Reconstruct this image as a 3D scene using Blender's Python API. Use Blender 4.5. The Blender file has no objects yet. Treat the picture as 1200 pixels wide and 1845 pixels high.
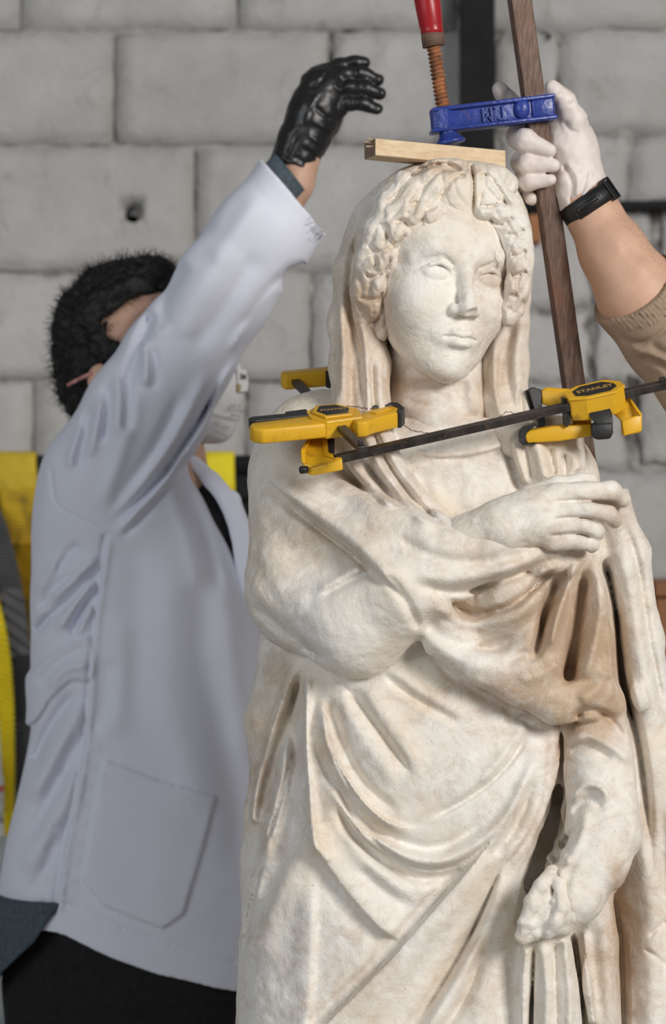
import bpy, bmesh, math, random
import numpy as np
from mathutils import Vector, Matrix
random.seed(7)
SC = bpy.context.scene
COL = SC.collection

# ------------------------------------------------------------------ camera
CAMZ = 1.41            # eye height
FPX = 5000.0           # focal length in pixels of a 1200 x 1845 frame
cam_d = bpy.data.cameras.new('camera')
cam_d.sensor_fit = 'VERTICAL'
cam_d.sensor_height = 36.0
cam_d.sensor_width = 36.0
cam_d.lens = FPX * 36.0 / 1845.0
cam = bpy.data.objects.new('camera', cam_d)
COL.objects.link(cam)
cam.location = (0, 0, CAMZ)
cam.rotation_euler = (math.radians(90), 0, 0)
cam_d.dof.use_dof = True
cam_d.dof.focus_distance = 2.90
cam_d.dof.aperture_fstop = 6.3
cam_d.clip_end = 200
SC.camera = cam

# ------------------------------------------------------------------ light
world = bpy.data.worlds.new('daylight')
SC.world = world
world.use_nodes = True
_bg = world.node_tree.nodes['Background']
_bg.inputs[0].default_value = (0.93, 0.96, 1.0, 1)
_bg.inputs[1].default_value = 0.13

def area(name, loc, target, size, power, col):
    d = bpy.data.lights.new(name, 'AREA')
    d.shape = 'RECTANGLE'; d.size = size[0]; d.size_y = size[1]
    d.energy = power; d.color = col
    o = bpy.data.objects.new(name, d); COL.objects.link(o)
    o.location = loc
    o.rotation_euler = (Vector(target) - Vector(loc)).to_track_quat('-Z', 'Y').to_euler()
    return o
# the wide open shed door, to the right of and behind the photographer
area('open_door_daylight', (3.5, -1.4, 3.4), (0.1, 3.0, 1.3), (1.7, 1.7), 290.0, (1.0, 0.96, 0.91))
# a bank of windows high on the left, also behind the photographer
area('window_daylight', (-3.4, -1.0, 2.9), (-0.2, 3.4, 1.3), (3.0, 1.6), 80.0, (0.90, 0.95, 1.0))

SC.view_settings.view_transform = 'Standard'
SC.view_settings.look = 'None'
SC.view_settings.exposure = 0.0
SC.view_settings.gamma = 1.0
SC.view_settings.use_curve_mapping = False

# ------------------------------------------------------------------ helpers
def at(px, py, Y):
    """the point at distance Y in front of the camera that is seen at pixel (px, py)"""
    return Vector(((px - 600.0) * Y / FPX, Y, CAMZ - (py - 922.5) * Y / FPX))

def link(name, me, mats=None, parent=None, smooth=True):
    o = bpy.data.objects.new(name, me); COL.objects.link(o)
    if mats is not None:
        for m in (mats if isinstance(mats, (list, tuple)) else [mats]):
            me.materials.append(m)
    if parent is not None:
        o.parent = parent
        o.matrix_parent_inverse = Matrix.Translation(-parent.location) if parent.type == 'EMPTY' and parent.parent is None else Matrix()
    if smooth and len(me.polygons):
        me.polygons.foreach_set('use_smooth', [True] * len(me.polygons))
    return o

def empty(name, loc, label, cat, group=None):
    o = bpy.data.objects.new(name, None); COL.objects.link(o)
    o.location = loc
    o.empty_display_size = 0.05
    tag(o, label, cat, group)
    return o

def tag(o, label=None, cat=None, group=None, kind=None):
    if label: o['label'] = label
    if cat: o['category'] = cat
    if group: o['group'] = group
    if kind: o['kind'] = kind
    return o

def mesh_np(name, V, Q):
    """quads (n,4) or triangles (n,3) with numpy arrays"""
    me = bpy.data.meshes.new(name)
    V = np.asarray(V, np.float32); Q = np.asarray(Q, np.int32)
    k = Q.shape[1]
    me.vertices.add(len(V)); me.vertices.foreach_set('co', V.ravel())
    me.loops.add(Q.size); me.loops.foreach_set('vertex_index', Q.ravel())
    me.polygons.add(len(Q))
    me.polygons.foreach_set('loop_start', np.arange(0, Q.size, k, dtype=np.int32))
    me.polygons.foreach_set('loop_total', np.full(len(Q), k, np.int32))
    me.update(calc_edges=True); me.validate()
    return me

def bevel_bm(bm, w, seg=2, ang=0.5):
    es = [e for e in bm.edges if len(e.link_faces) == 2 and e.calc_face_angle(0) > ang]
    if es and w > 0:
        bmesh.ops.bevel(bm, geom=es, offset=w, segments=seg, profile=0.5, affect='EDGES', clamp_overlap=True)

def bm_mesh(name, bm):
    me = bpy.data.meshes.new(name)
    bmesh.ops.recalc_face_normals(bm, faces=bm.faces)
    bm.to_mesh(me); bm.free()
    return me

def prism(name, pts, ext, bevel=0.0, seg=2, flat=False):
    """closed prism: polygon pts (world) swept along the vector ext"""
    bm = bmesh.new()
    a = [bm.verts.new(p) for p in pts]
    b = [bm.verts.new(Vector(p) + Vector(ext)) for p in pts]
    bm.faces.new(a); bm.faces.new(b[::-1])
    n = len(pts)
    for i in range(n):
        bm.faces.new((a[i], b[i], b[(i + 1) % n], a[(i + 1) % n]))
    bmesh.ops.recalc_face_normals(bm, faces=bm.faces)
    if bevel: bevel_bm(bm, bevel, seg)
    return bm_mesh(name, bm)

def bar_between(name, p0, p1, wv, tv, bevel=0.0):
    """box bar from p0 to p1 with half-vectors wv, tv"""
    p0, p1, wv, tv = Vector(p0), Vector(p1), Vector(wv), Vector(tv)
    return prism(name, [p0 - wv - tv, p0 + wv - tv, p0 + wv + tv, p0 - wv + tv], p1 - p0, bevel)

def lathe(name, axis0, axis1, prof, seg=24):
    """prof: list of (t along axis 0..1 or beyond, radius)"""
    a0, a1 = Vector(axis0), Vector(axis1)
    d = (a1 - a0); L = d.length; d.normalize()
    q = d.to_track_quat('Z', 'X')
    ex, ey = q @ Vector((1, 0, 0)), q @ Vector((0, 1, 0))
    V = []; Q = []
    for t, r in prof:
        c = a0 + d * (t * L)
        for k in range(seg):
            a = 2 * math.pi * k / seg
            V.append(c + ex * (r * math.cos(a)) + ey * (r * math.sin(a)))
    for i in range(len(prof) - 1):
        for k in range(seg):
            k2 = (k + 1) % seg
            Q.append((i * seg + k, i * seg + k2, (i + 1) * seg + k2, (i + 1) * seg + k))
    bm = bmesh.new()
    vs = [bm.verts.new(v) for v in V]
    for f in Q: bm.faces.new([vs[i] for i in f])
    bm.faces.new(vs[:seg][::-1]); bm.faces.new(vs[-seg:])
    return bm_mesh(name, bm)

# ------------------------------------------------------------------ materials
def nodes_of(name):
    m = bpy.data.materials.new(name); m.use_nodes = True
    nt = m.node_tree; b = nt.nodes['Principled BSDF']
    return m, nt, b

def noise_node(nt, scale, detail=5, rough=0.55, coords=None, dist=0.0):
    n = nt.nodes.new('ShaderNodeTexNoise')
    n.inputs['Scale'].default_value = scale
    n.inputs['Detail'].default_value = detail
    n.inputs['Roughness'].default_value = rough
    n.inputs['Distortion'].default_value = dist
    if coords is not None: nt.links.new(coords, n.inputs['Vector'])
    return n

def ramp(nt, src, stops):
    r = nt.nodes.new('ShaderNodeValToRGB')
    e = r.color_ramp.elements
    while len(e) < len(stops): e.new(0.5)
    for el, (p, c) in zip(e, stops):
        el.position = p; el.color = c if len(c) == 4 else (*c, 1)
    nt.links.new(src, r.inputs[0])
    return r

def mix(nt, fac, a, b, mode='MIX'):
    m = nt.nodes.new('ShaderNodeMix'); m.data_type = 'RGBA'; m.blend_type = mode
    for sock, v in ((m.inputs[0], fac), (m.inputs[6], a), (m.inputs[7], b)):
        if hasattr(v, 'is_linked') or isinstance(v, bpy.types.NodeSocket): nt.links.new(v, sock)
        elif isinstance(v, (int, float)): sock.default_value = v
        else: sock.default_value = v if len(v) == 4 else (*v, 1)
    return m.outputs[2]

def math_node(nt, op, a, b=None):
    m = nt.nodes.new('ShaderNodeMath'); m.operation = op
    for i, v in enumerate((a, b)):
        if v is None: continue
        if isinstance(v, bpy.types.NodeSocket): nt.links.new(v, m.inputs[i])
        else: m.inputs[i].default_value = v
    return m.outputs[0]

def bump(nt, bsdf, h, strength, dist):
    b = nt.nodes.new('ShaderNodeBump')
    b.inputs['Strength'].default_value = strength
    b.inputs['Distance'].default_value = dist
    nt.links.new(h, b.inputs['Height'])
    prev = bsdf.inputs['Normal']
    if prev.is_linked:
        nt.links.new(prev.links[0].from_socket, b.inputs['Normal'])
    nt.links.new(b.outputs[0], prev)
    return b

def simple_mat(name, col, rough=0.6, metal=0.0, vary=0.12, scale=40.0, bump_s=0.15, bump_scale=270.0, bump_d=0.001, spec=0.5, dark=None, dirt=None):
    m, nt, b = nodes_of(name)
    tc = nt.nodes.new('ShaderNodeTexCoord').outputs['Object']
    n = noise_node(nt, scale, 6, 0.6, tc)
    c0 = tuple(max(0, c * (1 - vary)) for c in col); c1 = tuple(min(1, c * (1 + vary)) for c in col)
    r = ramp(nt, n.outputs[0], [(0.3, c0), (0.7, c1)])
    out = r.outputs[0]
    if dirt:
        dcol, amount, dscale = dirt
        n2 = noise_node(nt, dscale, 8, 0.7, tc, 0.6)
        f = ramp(nt, n2.outputs[0], [(1 - amount - 0.06, (0, 0, 0)), (1 - amount + 0.08, (1, 1, 1))])
        out = mix(nt, f.outputs[0], out, dcol)
    nt.links.new(out, b.inputs['Base Color'])
    b.inputs['Roughness'].default_value = rough
    b.inputs['Metallic'].default_value = metal
    b.inputs['Specular IOR Level'].default_value = spec
    if bump_s:
        n3 = noise_node(nt, bump_scale, 4, 0.6, tc)
        bump(nt, b, n3.outputs[0], bump_s, bump_d)
    return m
# ------------------------------------------------------------------ sculpting engine
# Solids are built as signed distance fields on a voxel grid (metric, unit = one
# photo pixel at the distance D of that figure) and skinned with surface nets.
class Sculpt:
    def __init__(s, D, lo, hi, h, dres=0.5, frame=None):
        s.D = D; s.U = D / FPX; s.h = h
        s.frame = frame      # optional (origin, 3 axis columns): model in its own upright frame
        s.lo = np.array(lo, np.float32); s.hi = np.array(hi, np.float32)
        n = np.ceil((s.hi - s.lo) / h).astype(int) + 1
        s.n = n
        s.x = (s.lo[0] + h * np.arange(n[0])).astype(np.float32)
        s.y = (s.lo[1] + h * np.arange(n[1])).astype(np.float32)
        s.z = (s.lo[2] + h * np.arange(n[2])).astype(np.float32)
        s.F = np.full(n, 400.0, np.float32)
        s.dres = dres
        s.dlo = np.array([lo[0] - 150, lo[1] - 150]); s.dhi = np.array([hi[0] + 150, hi[1] + 150])
        dn = ((s.dhi - s.dlo) * dres).astype(int) + 2
        s.Dm = np.zeros((dn[0], dn[1]), np.float32)
    # pixel + depth towards the camera (units) -> grid point
    def p(s, q):
        if s.frame: return np.array(q[:3], np.float32)
        k = 1 - q[2] * s.U / s.D
        return np.array([600 + (q[0] - 600) * k, 922.5 + (q[1] - 922.5) * k, q[2]], np.float32)
    def k(s, w): return (w * 0 + 1.0) if s.frame else 1 - w * s.U / s.D
    def world(s, V):
        V = np.asarray(V)
        if s.frame: V = np.asarray(s.frame[0]) + V @ np.asarray(s.frame[1]).T
        return np.stack([(V[:, 0] - 600) * s.U, s.D - V[:, 2] * s.U, CAMZ - (V[:, 1] - 922.5) * s.U], 1)
    def wp(s, q):
        return Vector(s.world(s.p(q)[None])[0])
    def _box(s, lo, hi):
        i0 = np.clip(np.floor((np.array(lo) - s.lo) / s.h).astype(int), 0, s.n)
        i1 = np.clip(np.ceil((np.array(hi) - s.lo) / s.h).astype(int) + 1, 0, s.n)
        sl = tuple(slice(a, b) for a, b in zip(i0, i1))
        return sl, s.x[sl[0]][:, None, None], s.y[sl[1]][None, :, None], s.z[sl[2]][None, None, :]
    def _comb(s, sl, d, k, mode):
        F = s.F[sl]
        if F.size == 0: return
        if mode == 'sub': d = -d; 
        if k <= 0:
            r = np.minimum(F, d) if mode == 'add' else np.maximum(F, d)
        elif mode == 'add':
            hh = np.maximum(k - np.abs(F - d), 0) / k
            r = np.minimum(F, d) - hh * hh * k * 0.25
        else:
            hh = np.maximum(k - np.abs(F - d), 0) / k
            r = np.maximum(F, d) + hh * hh * k * 0.25
        s.F[sl] = r
    def push(s):
        s.stack = getattr(s, 'stack', []); s.stack.append(s.F); s.F = np.full(s.n, 400.0, np.float32)
    def pop(s, k=0):
        d = s.F; s.F = s.stack.pop(); s._comb((slice(None),) * 3, d, k, 'add')
    def ell(s, c, r, k=0, mode='add', rot=None, raw=False):
        c = np.array(c, np.float32) if raw else s.p(c)
        r = np.array(r, np.float32) * (1.0 if raw else s.k(c[2]))
        m = max(r) + k + 60 if mode == 'add' else max(r) + k + 8
        sl, X, Y, Z = s._box(c - m, c + m)
        X = X - c[0]; Y = Y - c[1]; Z = Z - c[2]
        if rot is not None:
            R = np.array(rot, np.float32)     # rows: local axes
            X, Y, Z = (R[i, 0] * X + R[i, 1] * Y + R[i, 2] * Z for i in range(3))
        k0 = np.sqrt((X / r[0]) ** 2 + (Y / r[1]) ** 2 + (Z / r[2]) ** 2)
        k1 = np.sqrt((X / r[0] ** 2) ** 2 + (Y / r[1] ** 2) ** 2 + (Z / r[2] ** 2) ** 2) + 1e-6
        s._comb(sl, k0 * (k0 - 1) / k1, k, mode)
    def cap(s, a, b, ra, rb, k=0, mode='add', raw=False, flat=None):
        """tapered capsule; flat=(axis, factor) squashes it (factor<1 thinner) along an axis"""
        if not raw:
            ra = ra * s.k(a[2]); rb = rb * s.k(b[2])
            a = s.p(a); b = s.p(b)
        a = np.array(a, np.float32); b = np.array(b, np.float32)
        m = max(ra, rb) + k + (60 if mode == 'add' else 8)
        sl, X, Y, Z = s._box(np.minimum(a, b) - m, np.maximum(a, b) + m)
        d = b - a; L2 = float(d @ d) + 1e-9
        t = np.clip(((X - a[0]) * d[0] + (Y - a[1]) * d[1] + (Z - a[2]) * d[2]) / L2, 0, 1)
        dx = X - a[0] - t * d[0]; dy = Y - a[1] - t * d[1]; dz = Z - a[2] - t * d[2]
        if flat:
            if flat[0] == 2: dz = dz / flat[1]
            elif flat[0] == 0: dx = dx / flat[1]
            else: dy = dy / flat[1]
        q = np.sqrt(dx * dx + dy * dy + dz * dz) - (ra + t * (rb - ra))
        s._comb(sl, q, k, mode)
    def chain(s, pts, k=0, mode='add', kin=None, flat=None):
        """pts: (px,py,w,r) polyline of tapered capsules"""
        for q0, q1 in zip(pts[:-1], pts[1:]):
            s.cap(q0[:3], q1[:3], q0[3], q1[3], k if kin is None else kin, mode, flat=flat)
    def loft(s, rows, k=0, ex=2.0, axis_clip=True):
        """rows: (py, px_left, px_right, w_back, w_front) sections; vertical solid"""
        R = np.array(rows, np.float32)
        yy = np.interp(np.arange(0, 1), [0], [0])
        kk = s.k((R[:, 3] + R[:, 4]) / 2)
        v = 922.5 + (R[:, 0] - 922.5) * kk
        xl = 600 + (R[:, 1] - 600) * kk; xr = 600 + (R[:, 2] - 600) * kk
        def f(a): return smooth_interp(s.y, v, a)[None, :, None]
        lo = [xl.min() - 70, v.min() - 40, R[:, 3].min() - 70]; hi = [xr.max() + 70, v.max() + 40, R[:, 4].max() + 70]
        sl, X, Y, Z = s._box(lo, hi)
        def g(a): return f(a)[:, sl[1], :]
        cx = g((xl + xr) / 2); a = g((xr - xl) / 2); cz = g((R[:, 3] + R[:, 4]) / 2); b = g((R[:, 4] - R[:, 3]) / 2)
        ux = np.abs(X - cx) / a; uz = np.abs(Z - cz) / b
        q = (ux ** ex + uz ** ex + 1e-9) ** (1.0 / ex)
        grad = np.sqrt((ux ** (ex - 1) / a) ** 2 + (uz ** (ex - 1) / b) ** 2 + 1e-12) / np.maximum(q, 1e-3) ** (ex - 1)
        d = (q - 1) / grad
        d = np.where(q < 0.3, -0.7 * np.minimum(a, b) + 0 * q, d)
        d = np.maximum(d, np.maximum(v.min() - Y, Y - v.max()))
        s._comb(sl, d.astype(np.float32), k, 'add')
    # ---- relief strokes, authored where they run over the front of the figure
    def stroke(s, pts, w, a, kind='ridge', side=1, taper=0.18, edge=4.0, w2=None):
        P = catmull(np.array([q[:2] for q in pts], float), 4.0)
        n = len(P)
        t = np.linspace(0, 1, n)
        if np.ndim(a) == 0:
            tp = taper if np.ndim(taper) else (taper, taper)
            A = np.ones(n)
            if tp[0] > 0: A *= np.clip(t / tp[0], 0, 1)
            if tp[1] > 0: A *= np.clip((1 - t) / tp[1], 0, 1)
            A = a * A * A * (3 - 2 * A)
        else:
            A = np.interp(t, np.linspace(0, 1, len(a)), a)
        W = np.full(n, w) if np.ndim(w) == 0 else np.interp(t, np.linspace(0, 1, len(w)), w)
        T = np.gradient(P, axis=0); T /= np.linalg.norm(T, axis=1)[:, None] + 1e-9
        m = W.max() * 2.6 + edge * 2
        r = s.dres
        i0 = np.maximum(((P.min(0) - m - s.dlo) * r).astype(int), 0)
        i1 = np.minimum(((P.max(0) + m - s.dlo) * r).astype(int) + 2, s.Dm.shape)
        if (i1 <= i0).any(): return
        gx = (np.arange(i0[0], i1[0]) / r + s.dlo[0]); gy = (np.arange(i0[1], i1[1]) / r + s.dlo[1])
        best = np.full((len(gx), len(gy)), 1e9); idx = np.zeros(best.shape, int)
        for j in range(n):
            d2 = (gx[:, None] - P[j, 0]) ** 2 + (gy[None, :] - P[j, 1]) ** 2
            mk = d2 < best
            best = np.where(mk, d2, best); idx = np.where(mk, j, idx)
        d = np.sqrt(best); Aj = A[idx]; Wj = W[idx]
        if kind == 'ridge':
            v = Aj * np.exp(-(d / Wj) ** 2)
        elif kind == 'sharp':      # crisp crease: cusp
            v = Aj * np.clip(1 - d / (Wj * 1.6), 0, 1) ** 1.6
        elif kind == 'step':
            cr = T[idx, 0] * (gy[None, :] - P[idx, 1]) - T[idx, 1] * (gx[:, None] - P[idx, 0])
            sd = np.where(cr * side > 0, d, -d)      # >0 : high side
            hi = np.exp(-(np.maximum(sd, 0) / (Wj * 1.4)) ** 2)
            lo = 1 - np.clip(-sd / edge, 0, 1)
            lo = lo * lo * (3 - 2 * lo)
            v = Aj * np.where(sd > 0, hi, lo)
        s.Dm[i0[0]:i1[0], i0[1]:i1[1]] += v.astype(np.float32)
    def patch(s, poly, a, soft=8.0, straight=False):
        """raise the inside of a polygon by a, with a soft rim"""
        P = np.array(list(poly) + [poly[0]], float)
        P = np.vstack([catmull(P[i:i + 2], 3.0) for i in range(len(P) - 1)]) if straight else catmull(P, 6.0)
        r = s.dres; m = soft * 2
        i0 = np.maximum(((P.min(0) - m - s.dlo) * r).astype(int), 0)
        i1 = np.minimum(((P.max(0) + m - s.dlo) * r).astype(int) + 2, s.Dm.shape)
        gx = (np.arange(i0[0], i1[0]) / r + s.dlo[0])[:, None]; gy = (np.arange(i0[1], i1[1]) / r + s.dlo[1])[None, :]
        best = np.full((gx.shape[0], gy.shape[1]), 1e9); ins = np.zeros(best.shape, bool)
        for (x0, y0), (x1, y1) in zip(P[:-1], P[1:]):
            best = np.minimum(best, (gx - x0) ** 2 + (gy - y0) ** 2)
            if y0 != y1:
                c = ((y0 > gy) != (y1 > gy)) & (gx < (x1 - x0) * (gy - y0) / (y1 - y0) + x0)
                ins ^= c
        d = np.sqrt(best); sd = np.where(ins, d, -d)
        t = np.clip(sd / soft * 0.5 + 0.5, 0, 1)
        s.Dm[i0[0]:i1[0], i0[1]:i1[1]] += (a * t * t * (3 - 2 * t)).astype(np.float32)
    def apply_relief(s, w0=-1e9, fade=60.0):
        """push the field out by the relief, on the half that faces front"""
        r = s.dres
        for iz, w in enumerate(s.z):
            g = np.clip((w - w0) / fade + 0.5, 0, 1)
            if g <= 0: continue
            k = s.k(w)
            px = 600 + (s.x - 600) / k; py = 922.5 + (s.y - 922.5) / k
            fx = np.clip((px - s.dlo[0]) * r, 0, s.Dm.shape[0] - 1.001); fy = np.clip((py - s.dlo[1]) * r, 0, s.Dm.shape[1] - 1.001)
            ix = fx.astype(int); iy = fy.astype(int); ax = (fx - ix)[:, None].astype(np.float32); ay = (fy - iy)[None, :].astype(np.float32)
            M = s.Dm
            v = (M[np.ix_(ix, iy)] * (1 - ax) + M[np.ix_(ix + 1, iy)] * ax) * (1 - ay) + (M[np.ix_(ix, iy + 1)] * (1 - ax) + M[np.ix_(ix + 1, iy + 1)] * ax) * ay
            s.F[:, :, iz] -= np.float32(g) * v
        s.Dm[:] = 0
    def noise(s, amp, scale, seed=1, octaves=2):
        rng = np.random.default_rng(seed)
        for o in range(octaves):
            sc = scale / 2 ** o
            nn = np.maximum(((s.hi - s.lo) / sc).astype(int) + 4, 4)
            G = rng.standard_normal(nn).astype(np.float32)
            def ax(c, lo):
                f = (c - lo) / sc + 1; i = f.astype(int); t = (f - i).astype(np.float32)
                return i, t * t * (3 - 2 * t)
            ix, tx = ax(s.x, s.lo[0]); iy, ty = ax(s.y, s.lo[1]); iz, tz = ax(s.z, s.lo[2])
            A = G[ix] * (1 - tx)[:, None, None] + G[ix + 1] * tx[:, None, None]
            A = A[:, iy] * (1 - ty)[None, :, None] + A[:, iy + 1] * ty[None, :, None]
            A = A[:, :, iz] * (1 - tz) + A[:, :, iz + 1] * tz
            s.F += amp / 2 ** o * A
    def net(s, name, smooth=1):
        F = s.F
        F[0] = F[-1] = 50; F[:, 0] = F[:, -1] = 50; F[:, :, 0] = F[:, :, -1] = 50
        V, Q = surface_nets(F, smooth)
        if name: Q = Q[:, ::-1]
        return s.lo + V * s.h, Q
    def build(s, name, mat, parent=None, smooth=1, label=None):
        V, Q = s.net(name, smooth)
        me = mesh_np(name, s.world(V), Q)
        o = link(name, me, mat, parent)
        if label: o['label'] = label
        s.F = None
        return o

def smooth_interp(x, xp, fp):
    """monotone-ish cubic (Catmull-Rom) interpolation"""
    xp = np.asarray(xp, float); fp = np.asarray(fp, float)
    x = np.clip(np.asarray(x, float), xp[0], xp[-1])
    m = np.gradient(fp, xp)
    i = np.clip(np.searchsorted(xp, x) - 1, 0, len(xp) - 2)
    h = xp[i + 1] - xp[i]; t = (x - xp[i]) / h
    r = (2 * t**3 - 3 * t**2 + 1) * fp[i] + (t**3 - 2 * t**2 + t) * h * m[i] + (-2 * t**3 + 3 * t**2) * fp[i + 1] + (t**3 - t**2) * h * m[i + 1]
    return r.astype(np.float32)

def catmull(P, step):
    P = np.asarray(P, float)
    if len(P) == 2:
        n = max(2, int(np.linalg.norm(P[1] - P[0]) / step) + 1)
        return P[0] + (P[1] - P[0]) * np.linspace(0, 1, n)[:, None]
    Q = np.vstack([2 * P[0] - P[1], P, 2 * P[-1] - P[-2]])
    out = []
    for i in range(1, len(Q) - 2):
        p0, p1, p2, p3 = Q[i - 1], Q[i], Q[i + 1], Q[i + 2]
        n = max(2, int(np.linalg.norm(p2 - p1) / step) + 1)
        t = np.linspace(0, 1, n, endpoint=False)[:, None]
        out.append(0.5 * ((2 * p1) + (-p0 + p2) * t + (2 * p0 - 5 * p1 + 4 * p2 - p3) * t**2 + (-p0 + 3 * p1 - 3 * p2 + p3) * t**3))
    out.append(P[-1][None])
    return np.vstack(out)

def surface_nets(F, smooth=1):
    nx, ny, nz = F.shape
    S = F < 0
    c = np.zeros((nx - 1, ny - 1, nz - 1), np.uint8)
    for i in (0, 1):
        for j in (0, 1):
            for k in (0, 1):
                c += S[i:nx - 1 + i, j:ny - 1 + j, k:nz - 1 + k]
    act = (c > 0) & (c < 8)
    ids = np.full(act.shape, -1, np.int32)
    I = np.argwhere(act)
    ids[act] = np.arange(len(I))
    acc = np.zeros((len(I), 3), np.float32); cnt = np.zeros(len(I), np.float32)
    corners = [(i, j, k) for i in (0, 1) for j in (0, 1) for k in (0, 1)]
    val = {q: F[I[:, 0] + q[0], I[:, 1] + q[1], I[:, 2] + q[2]] for q in corners}
    for a in corners:
        for ax in range(3):
            if a[ax]: continue
            b = list(a); b[ax] = 1; b = tuple(b)
            fa, fb = val[a], val[b]
            m = (fa < 0) != (fb < 0)
            t = fa[m] / (fa[m] - fb[m])
            pt = np.tile(np.array(a, np.float32), (m.sum(), 1)); pt[:, ax] = t
            acc[m] += pt; cnt[m] += 1
    V = I + acc / cnt[:, None]
    Q = []
    for ax in range(3):
        b1, b2 = (ax + 1) % 3, (ax + 2) % 3
        sl0 = [slice(1, -1)] * 3; sl1 = [slice(1, -1)] * 3
        sl0[ax] = slice(0, -1); sl1[ax] = slice(1, None)
        A = S[tuple(sl0)]; B = S[tuple(sl1)]
        E = np.argwhere(A != B)
        off = np.array([1, 1, 1]); off[ax] = 0
        E = E + off
        sgn = S[E[:, 0], E[:, 1], E[:, 2]]
        def cid(d1, d2):
            q = E.copy(); q[:, b1] += d1; q[:, b2] += d2
            return ids[q[:, 0], q[:, 1], q[:, 2]]
        q = np.stack([cid(-1, -1), cid(0, -1), cid(0, 0), cid(-1, 0)], 1)
        q[~sgn] = q[~sgn][:, ::-1]
        Q.append(q)
    Q = np.vstack(Q)
    for _ in range(smooth):
        acc = np.zeros_like(V); cn = np.zeros(len(V))
        for i in range(4):
            a = Q[:, i]; b = Q[:, (i + 1) % 4]
            for d in range(3):
                acc[:, d] += np.bincount(a, V[b, d], len(V)) + np.bincount(b, V[a, d], len(V))
            cn += np.bincount(a, minlength=len(V)) + np.bincount(b, minlength=len(V))
        V = V * 0.65 + 0.35 * (acc / np.maximum(cn, 1)[:, None])
    return V.astype(np.float32), Q
# ------------------------------------------------------------------ the place: painted block wall, floor, post
WY = 5.0      # front of the wall
def wall_paint():
    m, nt, b = nodes_of('white_painted_concrete')
    tc = nt.nodes.new('ShaderNodeTexCoord').outputs['Object']
    n1 = noise_node(nt, 2.2, 6, 0.6, tc, 0.4)
    n2 = noise_node(nt, 14.0, 9, 0.72, tc, 0.6)
    c = ramp(nt, n1.outputs[0], [(0.25, (0.43, 0.42, 0.405)), (0.55, (0.55, 0.54, 0.53)), (0.8, (0.66, 0.66, 0.655))])
    d = ramp(nt, n2.outputs[0], [(0.56, (0, 0, 0)), (0.76, (0.75, 0.75, 0.75))])
    col = mix(nt, d.outputs[0], c.outputs[0], (0.24, 0.22, 0.20))
    n5 = noise_node(nt, 70.0, 4, 0.6, tc)
    col = mix(nt, ramp(nt, n5.outputs[0], [(0.62, (0, 0, 0)), (0.72, (0.5, 0.5, 0.5))]).outputs[0], col, (0.30, 0.28, 0.26))
    nt.links.new(col, b.inputs['Base Color'])
    b.inputs['Roughness'].default_value = 0.9
    b.inputs['Specular IOR Level'].default_value = 0.15
    bump(nt, b, n2.outputs[0], 0.7, 0.012)
    bump(nt, b, noise_node(nt, 130.0, 4, 0.6, tc).outputs[0], 0.5, 0.004)
    return m
M_WALL = wall_paint()
M_MORTAR = simple_mat('grey_mortar', (0.36, 0.345, 0.33), 0.95, vary=0.4, scale=30, bump_s=0.8, bump_scale=60, bump_d=0.01, dirt=((0.08, 0.07, 0.06), 0.47, 7))
M_CONC = simple_mat('concrete_floor', (0.32, 0.31, 0.29), 0.9, vary=0.25, scale=4, bump_s=0.3, bump_scale=80)
M_STEEL = simple_mat('dark_painted_steel', (0.012, 0.012, 0.013), 0.7, vary=0.3, scale=20, bump_s=0.1, dirt=((0.03, 0.022, 0.018), 0.33, 12), spec=0.2)

fl = link('floor', prism('floor', [(-4, -3, -0.1), (4, -3, -0.1), (4, 5.3, -0.1), (-4, 5.3, -0.1)], (0, 0, 0.1)), M_CONC, smooth=False)
tag(fl, kind='structure')
bm = bmesh.new()
hc_ = at(240, 387, WY)
def _slab(x0, x1, z0, z1, y0, y1):
    r_ = bmesh.ops.create_cube(bm, size=1.0)
    for v in r_['verts']:
        v.co = ((x0 + x1) / 2 + v.co.x * (x1 - x0), (y0 + y1) / 2 + v.co.y * (y1 - y0), (z0 + z1) / 2 + v.co.z * (z1 - z0))
hh = 0.022
for q_ in ((-4, hc_.x - hh, 0, 3.4), (hc_.x + hh, 4, 0, 3.4), (hc_.x - hh, hc_.x + hh, 0, hc_.z - hh), (hc_.x - hh, hc_.x + hh, hc_.z + hh, 3.4)):
    _slab(*q_, WY + 0.010, WY + 0.21)
_slab(-4, 4, 0, 3.4, WY + 0.21, WY + 0.25)
wall = link('wall_back', bm_mesh('wall_back', bm), M_MORTAR, smooth=False)
tag(wall, kind='structure')

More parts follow.
